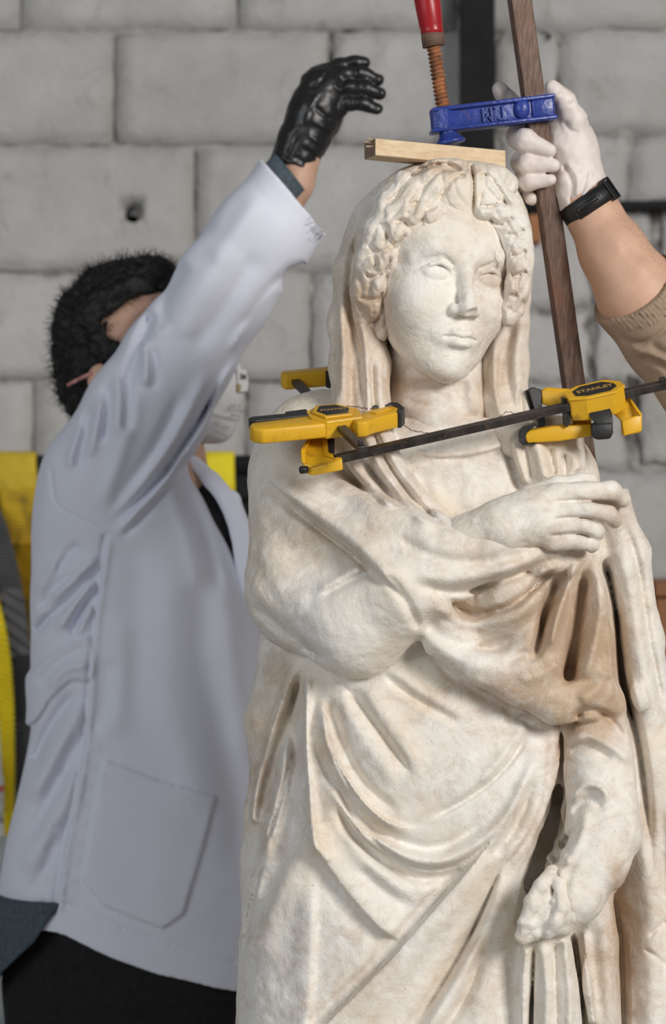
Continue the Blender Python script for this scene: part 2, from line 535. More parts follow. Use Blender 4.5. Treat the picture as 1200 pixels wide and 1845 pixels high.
def wall_block(x0, y0, x1, y1, seed, proud=0.0, hole=None, gap=5, rough=1.0):
    """one block, px rectangle on the wall face; worn uneven edges"""
    rng = np.random.default_rng(seed)
    a = at(x0 + gap / 2, y1 - gap / 2, WY); b = at(x1 - gap / 2, y0 + gap / 2, WY)
    if b.z > 3.38: b.z = 3.38
    if a.z < 0.004: a.z = 0.004
    nx, nz = 11, 7
    bm = bmesh.new()
    grid = {}
    for i in range(nx):
        for j in range(nz):
            fx, fz = i / (nx - 1), j / (nz - 1)
            x = a.x + (b.x - a.x) * fx; z = a.z + (b.z - a.z) * fz
            edge = min(fx * (nx - 1), (1 - fx) * (nx - 1), fz * (nz - 1), (1 - fz) * (nz - 1))
            yy = WY - proud + (0.0035 if edge == 0 else 0.0) + rng.normal(0, 0.0016)
            jt = 0.0022 * rough if edge == 0 else 0.003
            grid[i, j] = bm.verts.new((x + rng.normal(0, jt), yy, min(max(z + rng.normal(0, jt), 0.002), 3.39)))
    for i in range(nx - 1):
        for j in range(nz - 1):
            bm.faces.new((grid[i, j], grid[i + 1, j], grid[i + 1, j + 1], grid[i, j + 1]))
    rim = [grid[i, 0] for i in range(nx)] + [grid[nx - 1, j] for j in range(1, nz)] + [grid[i, nz - 1] for i in range(nx - 2, -1, -1)] + [grid[0, j] for j in range(nz - 2, 0, -1)]
    back = [bm.verts.new((v.co.x, WY + 0.02, v.co.z)) for v in rim]
    n = len(rim)
    for i in range(n):
        bm.faces.new((rim[i], back[i], back[(i + 1) % n], rim[(i + 1) % n]))
    if hole:
        hc = at(hole[0], hole[1], WY); hr = hole[2] * WY / FPX
        fs = [f for f in bm.faces if (f.calc_center_median() - hc).length < hr * 3.2 and abs(f.normal.y) > .5]
        # open a round hole: nearest vertices form the ring
        ring = sorted([v for v in grid.values()], key=lambda v: (v.co - hc).length)[0]
        bmesh.ops.delete(bm, geom=[ring], context='VERTS')
        bd = [e for e in bm.edges if len(e.link_faces) == 1 and (e.verts[0].co - hc).length < 0.15 and e.verts[0].co.y < WY + .03]
        lp = {v for e in bd for v in e.verts}
        lp = sorted(lp, key=lambda v: math.atan2(v.co.z - hc.z, v.co.x - hc.x))
        seg = 24
        inner = [bm.verts.new((hc.x + hr * math.cos(-math.pi + 2 * math.pi * k / seg), WY - 0.001, hc.z + hr * math.sin(-math.pi + 2 * math.pi * k / seg))) for k in range(seg)]
        deep = [bm.verts.new((v.co.x, WY + 0.034, v.co.z)) for v in inner]
        es = []
        for k in range(seg):
            es.append(bm.edges.new((inner[k], inner[(k + 1) % seg])))
            bm.faces.new((inner[k], inner[(k + 1) % seg], deep[(k + 1) % seg], deep[k]))
        bmesh.ops.bridge_loops(bm, edges=es + bd)
    me = bm_mesh('block', bm)
    return link('block', me, M_WALL, wall, smooth=True)

rows = [(-165, 55, [37, 430, 823, 1215]), (55, 262, [205, 597]), (262, 490, [-38, 352, 745]), (490, 687, [170, 560]), (687, 850, [60, 444, 838]),
        (850, 1060, [250, 640]), (1060, 1270, [60, 450, 840]), (1270, 1480, [-130, 250, 640]), (1480, 1690, [60, 450, 840]), (1690, 1900, [250, 640]),
        (1900, 2120, [60, 450, 840]), (2120, 2330, [250, 640])]
_n = 0
for y0, y1, xs in rows:
    right_end = 895 if 55 <= y0 < 850 else 2000
    x = xs[0]
    js = [x - 393, x - 786, x - 1179][::-1] + xs
    while js[-1] + 393 < right_end: js.append(js[-1] + 393)
    js.append(right_end)
    js = sorted(set(js))
    for a_, b_ in zip(js[:-1], js[1:]):
        if b_ - a_ < 30 or a_ < -1000 or a_ > 1900: continue
        _n += 1
        wall_block(a_, y0, b_, y1, _n, proud=random.uniform(-0.002, 0.003), hole=(240, 387, 15) if (y0 == 262 and a_ < 240 < b_) else None,
                   gap=random.choice([4, 5, 7]))
# patched masonry to the right of the post
for r in [(895, 55, 1005, 240), (1005, 55, 1390, 240), (1390, 55, 1900, 240), (895, 240, 1135, 368), (1135, 240, 1520, 368), (1520, 240, 1900, 368), (895, 380, 1062, 560), (1070, 380, 1180, 550), (1188, 380, 1560, 600), (1560, 380, 1900, 690),
          (895, 560, 1140, 690), (1068, 550, 1180, 690), (1188, 600, 1560, 700), (895, 690, 1132, 850), (1152, 700, 1260, 838), (1260, 700, 1640, 850), (1640, 690, 1900, 850)]:
    _n += 1
    if r == (895, 560, 1140, 690): r = (895, 560, 1062, 690)
    wall_block(*r, _n, proud=random.uniform(-0.004, 0.008), gap=8, rough=2.6)

# steel post and rail
def ibeam(name, x0, x1, Y, z0, z1):
    """H section post, x0..x1 px at distance Y"""
    a = at(x0, 0, Y).x; b = at(x1, 0, Y).x; d = 0.055; t = 0.008
    pts = [(a, Y, z0), (b, Y, z0), (b, Y + t, z0), ((a + b) / 2 + t / 2, Y + t, z0), ((a + b) / 2 + t / 2, Y + d - t, z0), (b, Y + d - t, z0), (b, Y + d, z0),
           (a, Y + d, z0), (a, Y + d - t, z0), ((a + b) / 2 - t / 2, Y + d - t, z0), ((a + b) / 2 - t / 2, Y + t, z0), (a, Y + t, z0)]
    return prism(name, pts, (0, 0, z1 - z0))
o = link('trim_1', ibeam('trim_1', 830, 892, 4.925, 0, 3.38), M_STEEL, smooth=False); tag(o, kind='structure')
p0, p1 = at(893, 370, 4.97), at(1900, 370, 4.97)
o = link('trim_2', prism('trim_2', [p0 + Vector((0, -.02, .006)), p0 + Vector((0, .02, .006)), p0 + Vector((0, .02, -.006)), p0 + Vector((0, -.02, -.006))], p1 - p0), M_STEEL, smooth=False); tag(o, kind='structure')
# ------------------------------------------------------------------ marble
def marble(name, rough_patch=False, base=(0.83, 0.79, 0.725), tan=(0.46, 0.30, 0.175), tan_amt=0.5):
    m, nt, b = nodes_of(name)
    tc = nt.nodes.new('ShaderNodeTexCoord').outputs['Object']
    n1 = noise_node(nt, 9.0, 8, 0.62, tc, 0.3)
    n2 = noise_node(nt, 30.0, 10, 0.78, tc, 0.8)
    cream = ramp(nt, n1.outputs[0], [(0.32, (base[0] * .93, base[1] * .86, base[2] * .76)), (0.52, base), (0.72, (0.88, 0.86, 0.825))])
    col = cream.outputs[0]
    # brown burial stains: noise-broken patches, stronger where the attribute 'stain' says so
    at_ = nt.nodes.new('ShaderNodeAttribute'); at_.attribute_name = 'stain'
    v = math_node(nt, 'ADD', math_node(nt, 'MULTIPLY', n2.outputs[0], 0.8), math_node(nt, 'MULTIPLY', n1.outputs[0], 0.2))
    v = math_node(nt, 'ADD', v, math_node(nt, 'MULTIPLY', at_.outputs['Fac'], 0.30))
    st = ramp(nt, v, [(0.49, (0, 0, 0)), (0.80, (1, 1, 1))])
    col = mix(nt, math_node(nt, 'MULTIPLY', st.outputs[0], tan_amt * 1.6), col, tan)
    # fine root marks and dark specks
    vor = nt.nodes.new('ShaderNodeTexNoise'); vor.inputs['Scale'].default_value = 75; vor.inputs['Detail'].default_value = 3
    vor.inputs['Distortion'].default_value = 2.5
    nt.links.new(tc, vor.inputs['Vector'])
    band = math_node(nt, 'ABSOLUTE', math_node(nt, 'SUBTRACT', vor.outputs[0], 0.5))
    msk = noise_node(nt, 14.0, 3, 0.5, tc)
    line = ramp(nt, band, [(0.0, (1, 1, 1)), (0.008, (0, 0, 0))])
    f = math_node(nt, 'MULTIPLY', line.outputs[0], ramp(nt, msk.outputs[0], [(0.53, (0, 0, 0)), (0.66, (0.5, 0.5, 0.5))]).outputs[0])
    col = mix(nt, f, col, (0.36, 0.25, 0.17))
    sp = noise_node(nt, 260.0, 2, 0.5, tc)
    spf = ramp(nt, sp.outputs[0], [(0.70, (0, 0, 0)), (0.76, (0.55, 0.55, 0.55))])
    col = mix(nt, spf.outputs[0], col, (0.42, 0.33, 0.25))
    nt.links.new(col, b.inputs['Base Color'])
    b.inputs['Roughness'].default_value = 0.62
    b.inputs['Specular IOR Level'].default_value = 0.32
    n3 = noise_node(nt, 420.0, 3, 0.6, tc)
    n4 = noise_node(nt, 70.0, 5, 0.6, tc)
    bump(nt, b, n4.outputs[0], 0.35, 0.004)
    bump(nt, b, n3.outputs[0], 0.42, 0.0012)
    return m
M_MARBLE = marble('weathered_marble')
M_MARBLE_PALE = marble('pale_marble', base=(0.90, 0.87, 0.82), tan_amt=0.25)

def paint_stain(o, blobs, D):
    """vertex attribute with brown patches: blobs = (px, py, rx, ry, strength)"""
    me = o.data
    n = len(me.vertices)
    co = np.zeros(n * 3, np.float32); me.vertices.foreach_get('co', co); co = co.reshape(-1, 3)
    px = 600 + co[:, 0] / co[:, 1] * FPX; py = 922.5 - (co[:, 2] - CAMZ) / co[:, 1] * FPX
    v = np.zeros(n, np.float32)
    for x, y, rx, ry, a in blobs:
        v += a * np.exp(-((px - x) / rx) ** 2 - ((py - y) / ry) ** 2)
    at_ = me.attributes.new('stain', 'FLOAT', 'POINT')
    at_.data.foreach_set('value', np.clip(v, -1, 1).astype(np.float32))
# ------------------------------------------------------------------ the statue
DS = 3.0
STATUE = empty('marble_statue', (0.12, 3.0, 0.0), 'ancient white marble statue of a veiled draped woman with clamps on her neck', 'statue')

def statue_body():
    s = Sculpt(DS, (398, 665, -225), (1300, 1890, 312), 3.1)
    # trunk and skirt
    s.loft([(760, 560, 1010, -140, 95), (820, 520, 1060, -160, 120), (950, 500, 1085, -180, 140), (1100, 500, 1090, -190, 150),
            (1230, 505, 1090, -190, 160), (1350, 500, 1080, -190, 175), (1500, 475, 1075, -195, 180), (1700, 445, 1085, -200, 185),
            (1860, 432, 1095, -205, 195), (1990, 425, 1100, -205, 195)], ex=2.3)
    s.ell((800, 1360, 60), (230, 230, 135), 60)                    # belly
    # back mantle: hangs at the left of the skirt
    s.chain([(530, 1150, -60, 60), (505, 1300, -40, 55), (500, 1480, -40, 52), (492, 1560, -30, 50), (490, 1990, -30, 60)], 40)
    s.ell((800, 815, 0), (165, 72, 105), 40)                     # base of the neck
    # shoulders
    s.ell((565, 855, -10), (118, 128, 120), 40)
    s.ell((590, 780, -20), (90, 75, 90), 50)
    s.ell((985, 860, -20), (75, 92, 100), 40)
    s.push()
    # right arm of the figure under the cloth: upper arm, elbow, forearm
    s.cap((552, 870, 20), (560, 1060, 60), 104, 112, 40)
    s.cap((560, 1060, 60), (640, 1118, 150), 108, 96, 40)
    s.cap((640, 1118, 150), (730, 1060, 200), 96, 84, 30)
    s.cap((730, 1060, 200), (880, 985, 230), 82, 52, 30)
    s.chain([(600, 935, 95, 84), (700, 985, 160, 78), (800, 1005, 200, 66), (900, 990, 226, 48), (980, 1004, 212, 30), (1044, 1000, 188, 18)], 34)
    s.pop(9); s.push()
    # sling of the mantle below the forearm, with its rolled hem
    s.ell((930, 1100, 105), (200, 150, 108), 40)
    s.ell((1045, 1110, 105), (90, 190, 80), 40)
    s.chain([(770, 1090, 205, 30), (800, 1150, 206, 34), (855, 1197, 208, 36), (930, 1228, 210, 38), (1000, 1266, 198, 34), (1060, 1258, 175, 38), (1120, 1262, 145, 40)], 26)
    s.chain([(900, 1010, 215, 40), (935, 1100, 192, 46), (980, 1190, 188, 50)], 40)
    s.pop(8); s.push()
    # veil ends lying over the chest and right shoulder
    s.chain([(650, 740, 70, 48), (680, 830, 130, 42), (740, 910, 150, 34), (800, 950, 150, 28)], 26)
    s.chain([(925, 745, 50, 30), (945, 800, 92, 36), (985, 880, 120, 40)], 26)
    s.chain([(1000, 800, 60, 52), (1010, 870, 90, 46)], 20)
    s.pop(3); s.push()
    # mantle falling from the hand
    s.chain([(1098, 905, 165, 34), (1125, 1000, 135, 44), (1140, 1150, 105, 52), (1165, 1350, 80, 60), (1190, 1600, 60, 72), (1200, 1990, 50, 85)], 22)
    s.chain([(1180, 1300, 20, 60), (1225, 1560, 20, 60), (1245, 1990, 10, 80)], 30)
    s.chain([(1062, 960, 165, 24), (1072, 1080, 170, 34), (1062, 1200, 175, 40)], 14)
    s.ell((1050, 1100, 90), (70, 190, 70), 30)
    s.loft([(880, 1030, 1130, -150, 60), (1000, 1010, 1160, -160, 90), (1200, 1000, 1175, -160, 95), (1500, 1010, 1230, -170, 80), (1990, 1020, 1280, -180, 80)], 20, 2.6)
    s.pop(6); s.push()
    # left arm under the cloth, with sleeve, wrist
    s.chain([(1076, 1290, 110, 74), (1084, 1400, 150, 65), (1086, 1485, 182, 63), (1068, 1560, 206, 58), (1040, 1615, 224, 47), (1006, 1656, 230, 34)], 12, kin=16)
    s.pop(5)
    # gap between belly and arm
    for dw in (0, -40, -80, -120, -160):
        s.chain([(1009, 1320, 205 + dw, 10), (1003, 1370, 212 + dw, 15), (1001, 1430, 220 + dw, 22), (984, 1510, 245 + dw, 25), (955, 1590, 262 + dw, 20), (930, 1660, 265 + dw * .8, 12)], 8, 'sub', kin=8)
    # bunch of cloth hanging from the fist
    s.chain([(985, 1690, 205, 42), (1000, 1780, 190, 52), (1010, 1990, 180, 62)], 12, flat=(2, .7))
    s.chain([(1078, 1600, 110, 36), (1085, 1700, 120, 40), (1090, 1990, 110, 50)], 20)
    s.apply_relief()
    def S(pts, w, a, *aa, **kw): s.stroke(pts, w, a * 1.5, *aa, **kw)
    # -- chest
    s.patch([(700, 800), (930, 800), (960, 900), (860, 935), (790, 940), (740, 900)], -6, 20)
    S([(735, 812), (790, 822), (850, 818), (905, 802), (925, 780)], 9, 7, 'step', -1, edge=5)
    S([(905, 800), (880, 830), (790, 828)], 14, -4)
    S([(738, 850), (760, 900)], 10, 5); S([(775, 850), (790, 900), (815, 930)], 10, 4); S([(850, 850), (840, 920)], 12, 4)
    # -- veil ends on the left
    S([(610, 815), (660, 868), (716, 914)], 11, 9)
    S([(636, 770), (668, 845), (716, 905)], 8, -18, 'sharp')
    S([(651, 772), (687, 843), (744, 915), (790, 944)], 11, 11)
    S([(664, 760), (702, 840), (752, 905), (800, 945)], 7, -15, 'sharp')
    S([(680, 768), (722, 849), (766, 908), (818, 948)], 12, 9)
    S([(600, 815), (650, 880), (700, 912)], 8, -10, 'sharp')
    # -- veil end on the right
    S([(903, 760), (920, 830), (942, 890)], 9, -16, 'sharp')
    S([(922, 790), (945, 880)], 10, 8); S([(945, 790), (962, 870)], 7, -9, 'sharp')
    S([(965, 790), (985, 870)], 11, 8); S([(990, 800), (1000, 865)], 7, -10, 'sharp')
    S([(1016, 815), (1020, 835), (1018, 862)], 8, -12, 'sharp'); S([(1035, 810), (1045, 850)], 12, 6)
    # -- sling round the arm
    S([(470, 850), (520, 892), (580, 938), (645, 990), (705, 1050), (740, 1085)], 22, 14, 'step', -1, edge=7)
    S([(500, 895), (560, 940), (640, 1002), (694, 1060)], 12, -9)
    S([(590, 858), (640, 880), (700, 906), (760, 936), (800, 952)], 18, 8, 'step', 1, edge=7)
    S([(620, 900), (700, 945), (780, 985), (860, 1000)], 30, 5)
    S([(700, 960), (780, 1002), (860, 1012), (960, 995)], 12, -6)
    S([(570, 1066), (612, 1042), (660, 1016)], 9, 4); S([(575, 1076), (620, 1052), (668, 1030)], 7, -4)
    S([(470, 930), (520, 990), (560, 1060)], 30, -4); S([(452, 1040), (500, 1080), (560, 1085)], 26, 3)
    S([(446, 1080), (490, 1118), (545, 1160), (600, 1195)], 10, -8)
    S([(455, 1000), (480, 1060), (520, 1100)], 14, -3)
    S([(690, 1030), (720, 1065), (745, 1110), (755, 1140)], 9, -8)
    
    # -- swags below the wrist
    S([(738, 1050), (815, 1066), (905, 1046), (982, 1014), (1035, 1000)], 9, -9)
    S([(735, 1030), (815, 1042), (905, 1028), (985, 1002)], 13, 6)
    S([(796, 1072), (853, 1104), (918, 1090), (975, 1048), (1005, 1020)], 8, -14, 'sharp')
    S([(775, 1084), (845, 1124), (925, 1112), (985, 1060)], 12, 8)
    S([(752, 1092), (800, 1150), (865, 1168), (930, 1144), (985, 1080)], 13, -8)
    S([(775, 1140), (830, 1188), (900, 1200), (960, 1170)], 18, 4)
    S([(962, 1196), (972, 1150), (985, 1092), (1012, 1032)], 9, -24)
    S([(990, 1180), (1006, 1110), (1030, 1040), (1044, 1000)], 9, 13)
    S([(1020, 1240), (1034, 1165), (1046, 1085), (1056, 1022)], 12, -27)
    S([(905, 1205), (945, 1178), (962, 1200)], 9, -5); S([(930, 1225), (985, 1210), (1010, 1190)], 12, 6)
    S([(1074, 1010), (1082, 1099), (1064, 1190), (1044, 1235)], 12, 11)
    S([(1086, 1000), (1108, 1099), (1124, 1228), (1150, 1337), (1165, 1450), (1180, 1600)], 11, -30, 'sharp', taper=(.06, .3))
    S([(1108, 960), (1135, 1060), (1150, 1160), (1180, 1330)], 14, 8)
    S([(1120, 930), (1150, 1020), (1170, 1150), (1200, 1300)], 8, -9, 'sharp')
    S([(1095, 1120), (1105, 1200), (1100, 1270)], 9, 6)
    S([(1040, 1265), (1075, 1240), (1095, 1200)], 14, 8)
    S([(1024, 1298), (1060, 1280), (1095, 1292), (1130, 1340)], 8, -9)
    # -- hem shadow line above the belly
    S([(770, 1168), (812, 1216), (905, 1272), (963, 1308), (1008, 1322)], 9, -7)
    # -- belly folds
    S([(687, 1215), (751, 1262), (832, 1306)], 9, -9, 'step', -1, edge=5)
    S([(690, 1200), (760, 1250), (835, 1296)], 16, 5)
    S([(625, 1232), (687, 1322), (742, 1398)], 10, -9); S([(650, 1228), (712, 1320), (765, 1400)], 20, 5)
    S([(600, 1240), (660, 1340), (720, 1420)], 16, 6)
    S([(577, 1250), (600, 1352), (645, 1432), (695, 1478), (758, 1496)], 12, 13, 'step', 1, edge=6)
    S([(590, 1250), (622, 1350), (665, 1420), (725, 1468)], 9, -9)
    S([(570, 1330), (596, 1400), (640, 1470), (700, 1520)], 10, -10)
    S([(588, 1371), (620, 1456), (687, 1521), (764, 1552), (828, 1540), (905, 1482), (955, 1390), (968, 1322)], 13, 14)
    S([(604, 1400), (650, 1466), (705, 1508), (770, 1528), (830, 1510), (890, 1462)], 10, -8)
    S([(597, 1430), (642, 1510), (700, 1560), (770, 1584), (850, 1560)], 11, -13)
    S([(620, 1480), (680, 1570), (745, 1620)], 18, 8); S([(640, 1560), (700, 1610), (745, 1640)], 12, -6)
    S([(768, 1476), (841, 1437), (905, 1386), (958, 1314)], 8, -7, 'sharp')
    S([(800, 1440), (870, 1400), (930, 1340)], 18, 4)
    S([(860, 1420), (930, 1330), (950, 1290)], 9, 4)
    S([(985, 1320), (980, 1420), (950, 1500), (900, 1560)], 20, 8)
    S([(960, 1400), (930, 1490), (880, 1550)], 9, -7)
    S([(905, 1300), (940, 1296), (960, 1306)], 8, -6)
    # -- diagonal folds of the lower skirt
    S([(575, 1856), (687, 1745), (789, 1630), (873, 1533), (925, 1470)], 22, 15, 'step', 1, edge=4, taper=(0, .3))
    S([(572, 1852), (684, 1741), (786, 1626), (870, 1529)], 4, -9, 'sharp', taper=(0, .3))
    S([(566, 1840), (676, 1733), (778, 1618), (862, 1525)], 11, -10, taper=(0, .3))
    S([(640, 1860), (740, 1730), (830, 1620), (895, 1530)], 20, 8, taper=(0, .3))
    S([(745, 1850), (815, 1740), (866, 1643), (905, 1540)], 13, -17, taper=(0, .35))
    S([(775, 1850), (840, 1740), (885, 1640), (915, 1560)], 15, 10, taper=(0, .3))
    S([(805, 1852), (845, 1782), (882, 1680)], 10, -11, taper=(0, .4))
    S([(860, 1850), (885, 1760), (905, 1660), (925, 1580)], 26, 9, taper=(0, .3))
    # -- broken edge and vertical fold on the left
    S([(553, 1200), (551, 1333), (560, 1461), (566, 1530)], 9, 12, taper=(.1, 0))
    S([(566, 1525), (622, 1604), (687, 1675), (726, 1694)], 22, 11, 'step', -1, edge=4, taper=(0, .12))
    S([(560, 1540), (600, 1610), (660, 1680), (712, 1712)], 16, -4)
    S([(562, 1480), (580, 1530), (590, 1560)], 16, 7)
    S([(538, 1210), (530, 1340), (535, 1460)], 12, -10, taper=(.1, .4))
    S([(542, 1175), (500, 1268), (466, 1397), (452, 1490)], 13, 13, 'step', -1, edge=7, taper=(.15, .05))
    S([(548, 1195), (515, 1290), (480, 1410), (462, 1500)], 11, -10)
    S([(520, 1310), (505, 1420), (470, 1560), (445, 1660)], 20, 8); S([(540, 1300), (520, 1440), (490, 1560)], 10, -6)
    S([(545, 1520), (500, 1620), (455, 1740)], 28, 7); S([(530, 1520), (480, 1610), (440, 1700)], 14, -6)
    S([(560, 1580), (560, 1700), (552, 1850)], 20, 8, 'step', 1, edge=16, taper=(.2, 0))
    # -- sleeve of the lowered arm
    S([(1018, 1338), (1060, 1326), (1110, 1350), (1140, 1380)], 10, 8); S([(1020, 1355), (1060, 1345), (1105, 1372)], 8, -7)
    S([(1022, 1450), (1052, 1415), (1085, 1420), (1098, 1448)], 9, 10); S([(1030, 1470), (1060, 1440), (1090, 1462)], 8, -6)
    S([(1030, 1400), (1070, 1390), (1110, 1410)], 12, 4)
    S([(1055, 1450), (1050, 1500), (1020, 1560), (1000, 1590)], 10, 6); S([(1040, 1490), (1010, 1530), (995, 1560)], 7, -6)
    S([(1135, 1420), (1140, 1500), (1110, 1580)], 16, 5)
    S([(972, 1560), (990, 1582), (1006, 1600), (1024, 1640)], 6, -6, 'sharp'); S([(982, 1540), (1002, 1568), (1014, 1596)], 8, 7, 'step', -1, edge=4); S([(1000, 1505), (1014, 1540), (1028, 1560)], 6, 5); S([(1050, 1540), (1030, 1600), (1030, 1650)], 12, 4)
    # -- hanging bunch and mantle on the right
    S([(948, 1700), (942, 1760), (940, 1850)], 9, 12, taper=(.1, 0)); S([(963, 1700), (960, 1780), (957, 1890)], 6, -14, 'sharp', taper=(.1, 0))
    S([(978, 1700), (985, 1780), (984, 1850)], 9, 11, taper=(.1, 0)); S([(1000, 1695), (1002, 1780), (1004, 1850)], 6, -12, 'sharp', taper=(.1, 0))
    S([(1016, 1690), (1026, 1780), (1026, 1850)], 9, 11, taper=(.1, 0)); S([(1034, 1680), (1044, 1770), (1058, 1890)], 6, -12, 'sharp', taper=(.1, 0))
    S([(1050, 1670), (1060, 1750), (1072, 1840)], 9, 10, taper=(.1, 0))
    S([(1103, 1590), (1118, 1690), (1124, 1850)], 9, -15, 'sharp', taper=(.2, 0))
    S([(1085, 1650), (1092, 1750), (1100, 1850)], 12, 5)
    S([(1150, 1450), (1170, 1640), (1176, 1850)], 20, 7, taper=(.2, 0))
    S([(1190, 1420), (1200, 1640), (1206, 1850)], 10, -8, taper=(.2, 0))
    for q_, a_ in (([(598, 1395), (640, 1478), (700, 1535), (770, 1566), (835, 1552), (900, 1502)], -8), ([(583, 1290), (606, 1372), (650, 1446), (700, 1490)], -7), ([(690, 1222), (751, 1268), (832, 1312)], -7),
                   ([(630, 1240), (690, 1326), (745, 1400)], -6), ([(770, 1480), (843, 1441), (907, 1390), (958, 1318)], -6), ([(748, 1852), (817, 1742), (868, 1645), (907, 1545)], -9),
                   ([(548, 1205), (545, 1333), (554, 1461)], -8), ([(540, 1185), (498, 1275), (464, 1400)], -8), ([(600, 1440), (645, 1515), (705, 1566), (765, 1590)], -7),
                   ([(512, 905), (570, 952), (640, 1006), (692, 1062)], -7), ([(800, 1080), (855, 1110), (920, 1096), (975, 1052)], -7), ([(990, 1330), (982, 1430), (950, 1510), (900, 1575)], -5),
                   ([(640, 1260), (600, 1215), (585, 1210)], -5), ([(905, 1560), (870, 1640), (840, 1700)], -6), ([(470, 1560), (450, 1640), (438, 1720)], -6), ([(530, 1330), (505, 1440), (480, 1520)], -6)):
        S(q_, 4.2, a_, 'sharp')
    S([(1205, 1655), (1168, 1688)], 5, -8, 'sharp'); S([(1160, 1708), (1185, 1726), (1205, 1745)], 4, -7, 'sharp')
    s.apply_relief(-40, 120)
    s.noise(1.0, 46, 5); s.noise(0.5, 14, 8)
    return s
def statue_face():
    th, ph = math.radians(24), math.radians(6)
    c, s_ = math.cos(th), math.sin(th)
    R = np.array([[c, 0, s_], [0, 1, 0], [-s_, 0, c]])          # columns: local x, y(down), z in view axes
    Z = np.array([[math.cos(ph), -math.sin(ph), 0], [math.sin(ph), math.cos(ph), 0], [0, 0, 1]])
    A = Z @ R
    base = Sculpt(DS, (0, 0, 0), (8, 8, 8), 4)
    O = base.p((791, 492, 55))
    s = Sculpt(DS, (-150, -190, -130), (150, 215, 165), 2.0, 1.0, frame=(O, A))
    # skull and jaw: sections (v, half width, back, front)
    rows = [(-175, 45, -70, 40), (-140, 84, -100, 72), (-97, 108, -115, 98), (-50, 120, -120, 112), (0, 119, -120, 110), (40, 116, -110, 110),
            (80, 108, -95, 109), (115, 94, -70, 106), (145, 78, -40, 101), (168, 58, -5, 94), (184, 38, 20, 86), (194, 14, 40, 74)]
    s.loft([(v, -a, a, b, f) for v, a, b, f in rows], ex=2.15)
    s.ell((0, 166, 80), (34, 26, 25), 22)                       # chin
    for sx in (-1, 1):
        s.ell((sx * 58, 60, 62), (46, 48, 44), 30)              # cheek
        s.ell((sx * 49, 8, 122), (38, 22, 18), 20, 'sub')       # eye socket
        s.ell((sx * 20, 14, 127), (14, 36, 19.5), 14, 'sub')      # inner corner beside the bridge
    for sx in (-1, 1):
        s.ell((sx * 50, 11, 83), (29, 21, 24.5), 2)             # eyeball
        s.chain([(sx * 12, -16, 104, 7), (sx * 34, -32, 102, 6), (sx * 62, -34, 93, 6), (sx * 88, -18, 73, 6)], kin=26)   # brow
        s.chain([(sx * 18, 13, 96, 2.6), (sx * 32, -2, 105, 3.8), (sx * 50, -9, 108.5, 4.6), (sx * 66, -3, 101, 4.2), (sx * 84, 13, 82, 3)], kin=2.5)   # upper lid
        s.chain([(sx * 20, 15, 95, 2.0), (sx * 34, 26, 102, 2.8), (sx * 50, 31, 103, 3.2), (sx * 66, 26, 97, 2.6), (sx * 81, 15, 83, 2.0)], kin=5)   # lower lid
        s.chain([(sx * 26, -9, 107, 1.5), (sx * 50, -19, 112, 1.8), (sx * 76, -9, 96, 1.5)], mode='sub', kin=6)
    # nose
    s.chain([(0, -16, 104, 11), (0, 14, 113, 10), (0, 45, 126, 11), (0, 64, 134, 13)], kin=12)
    s.ell((0, 68, 128), (19, 14, 16), 8)
    for sx in (-1, 1):
        s.ell((sx * 20, 71, 114), (11, 11, 14), 6)
    s.ell((7, 78, 141), (13, 12, 12), 6, 'sub')                 # the tip is broken off
    s.ell((-13, 84, 124), (6, 5, 9), 3, 'sub'); s.ell((13, 84, 124), (6, 5, 9), 3, 'sub')
    s.chain([(-4, 92, 114, 4), (0, 104, 113, 5)], mode='sub', kin=8)
    # mouth
    s.ell((0, 112, 96), (44, 24, 16), 18)
    s.chain([(-30, 117, 101, 3), (-13, 110, 113, 7), (0, 113, 115, 6), (13, 110, 113, 7), (30, 117, 101, 3)], kin=6)
    s.chain([(-21, 124, 106, 5.5), (-8, 128, 112, 9), (8, 128, 112, 9), (21, 124, 106, 5.5)], kin=6)
    s.chain([(-32, 118, 105, 1.8), (-14, 118, 118.5, 2), (0, 120, 120.5, 2.2), (14, 118, 118.5, 2), (32, 118, 105, 1.8)], mode='sub', kin=4)
    s.ell((0, 143, 116), (24, 7, 10), 10, 'sub')
    s.noise(0.35, 18, 3); s.noise(0.2, 6, 4)
    # fine crack over the eye on the right
    s.stroke([(58, -62), (57, -50), (61, -40), (60, -22)], 1.6, -3.2, 'sharp')
    s.stroke([(61, -62), (70, -52), (66, -42), (74, -40)], 1.3, -2.2, 'sharp')
    s.apply_relief(40, 20)
    return s

def statue_neck():
    s = Sculpt(DS, (640, 560, -120), (980, 860, 200), 3.0, 1.0)
    s.chain([(782, 590, 20, 80), (785, 680, 10, 84), (795, 750, 12, 90), (800, 800, 0, 100)], kin=30)
    S = s.stroke
    S([(705, 640), (745, 690), (800, 712), (850, 700)], 26, -6)
    S([(720, 715), (770, 732), (840, 728)], 7, -3); S([(860, 640), (850, 700), (868, 750)], 14, 6)
    S([(838, 680), (835, 730), (850, 765)], 12, -5)
    s.apply_relief(0, 60)
    s.noise(0.6, 30, 3)
    return s

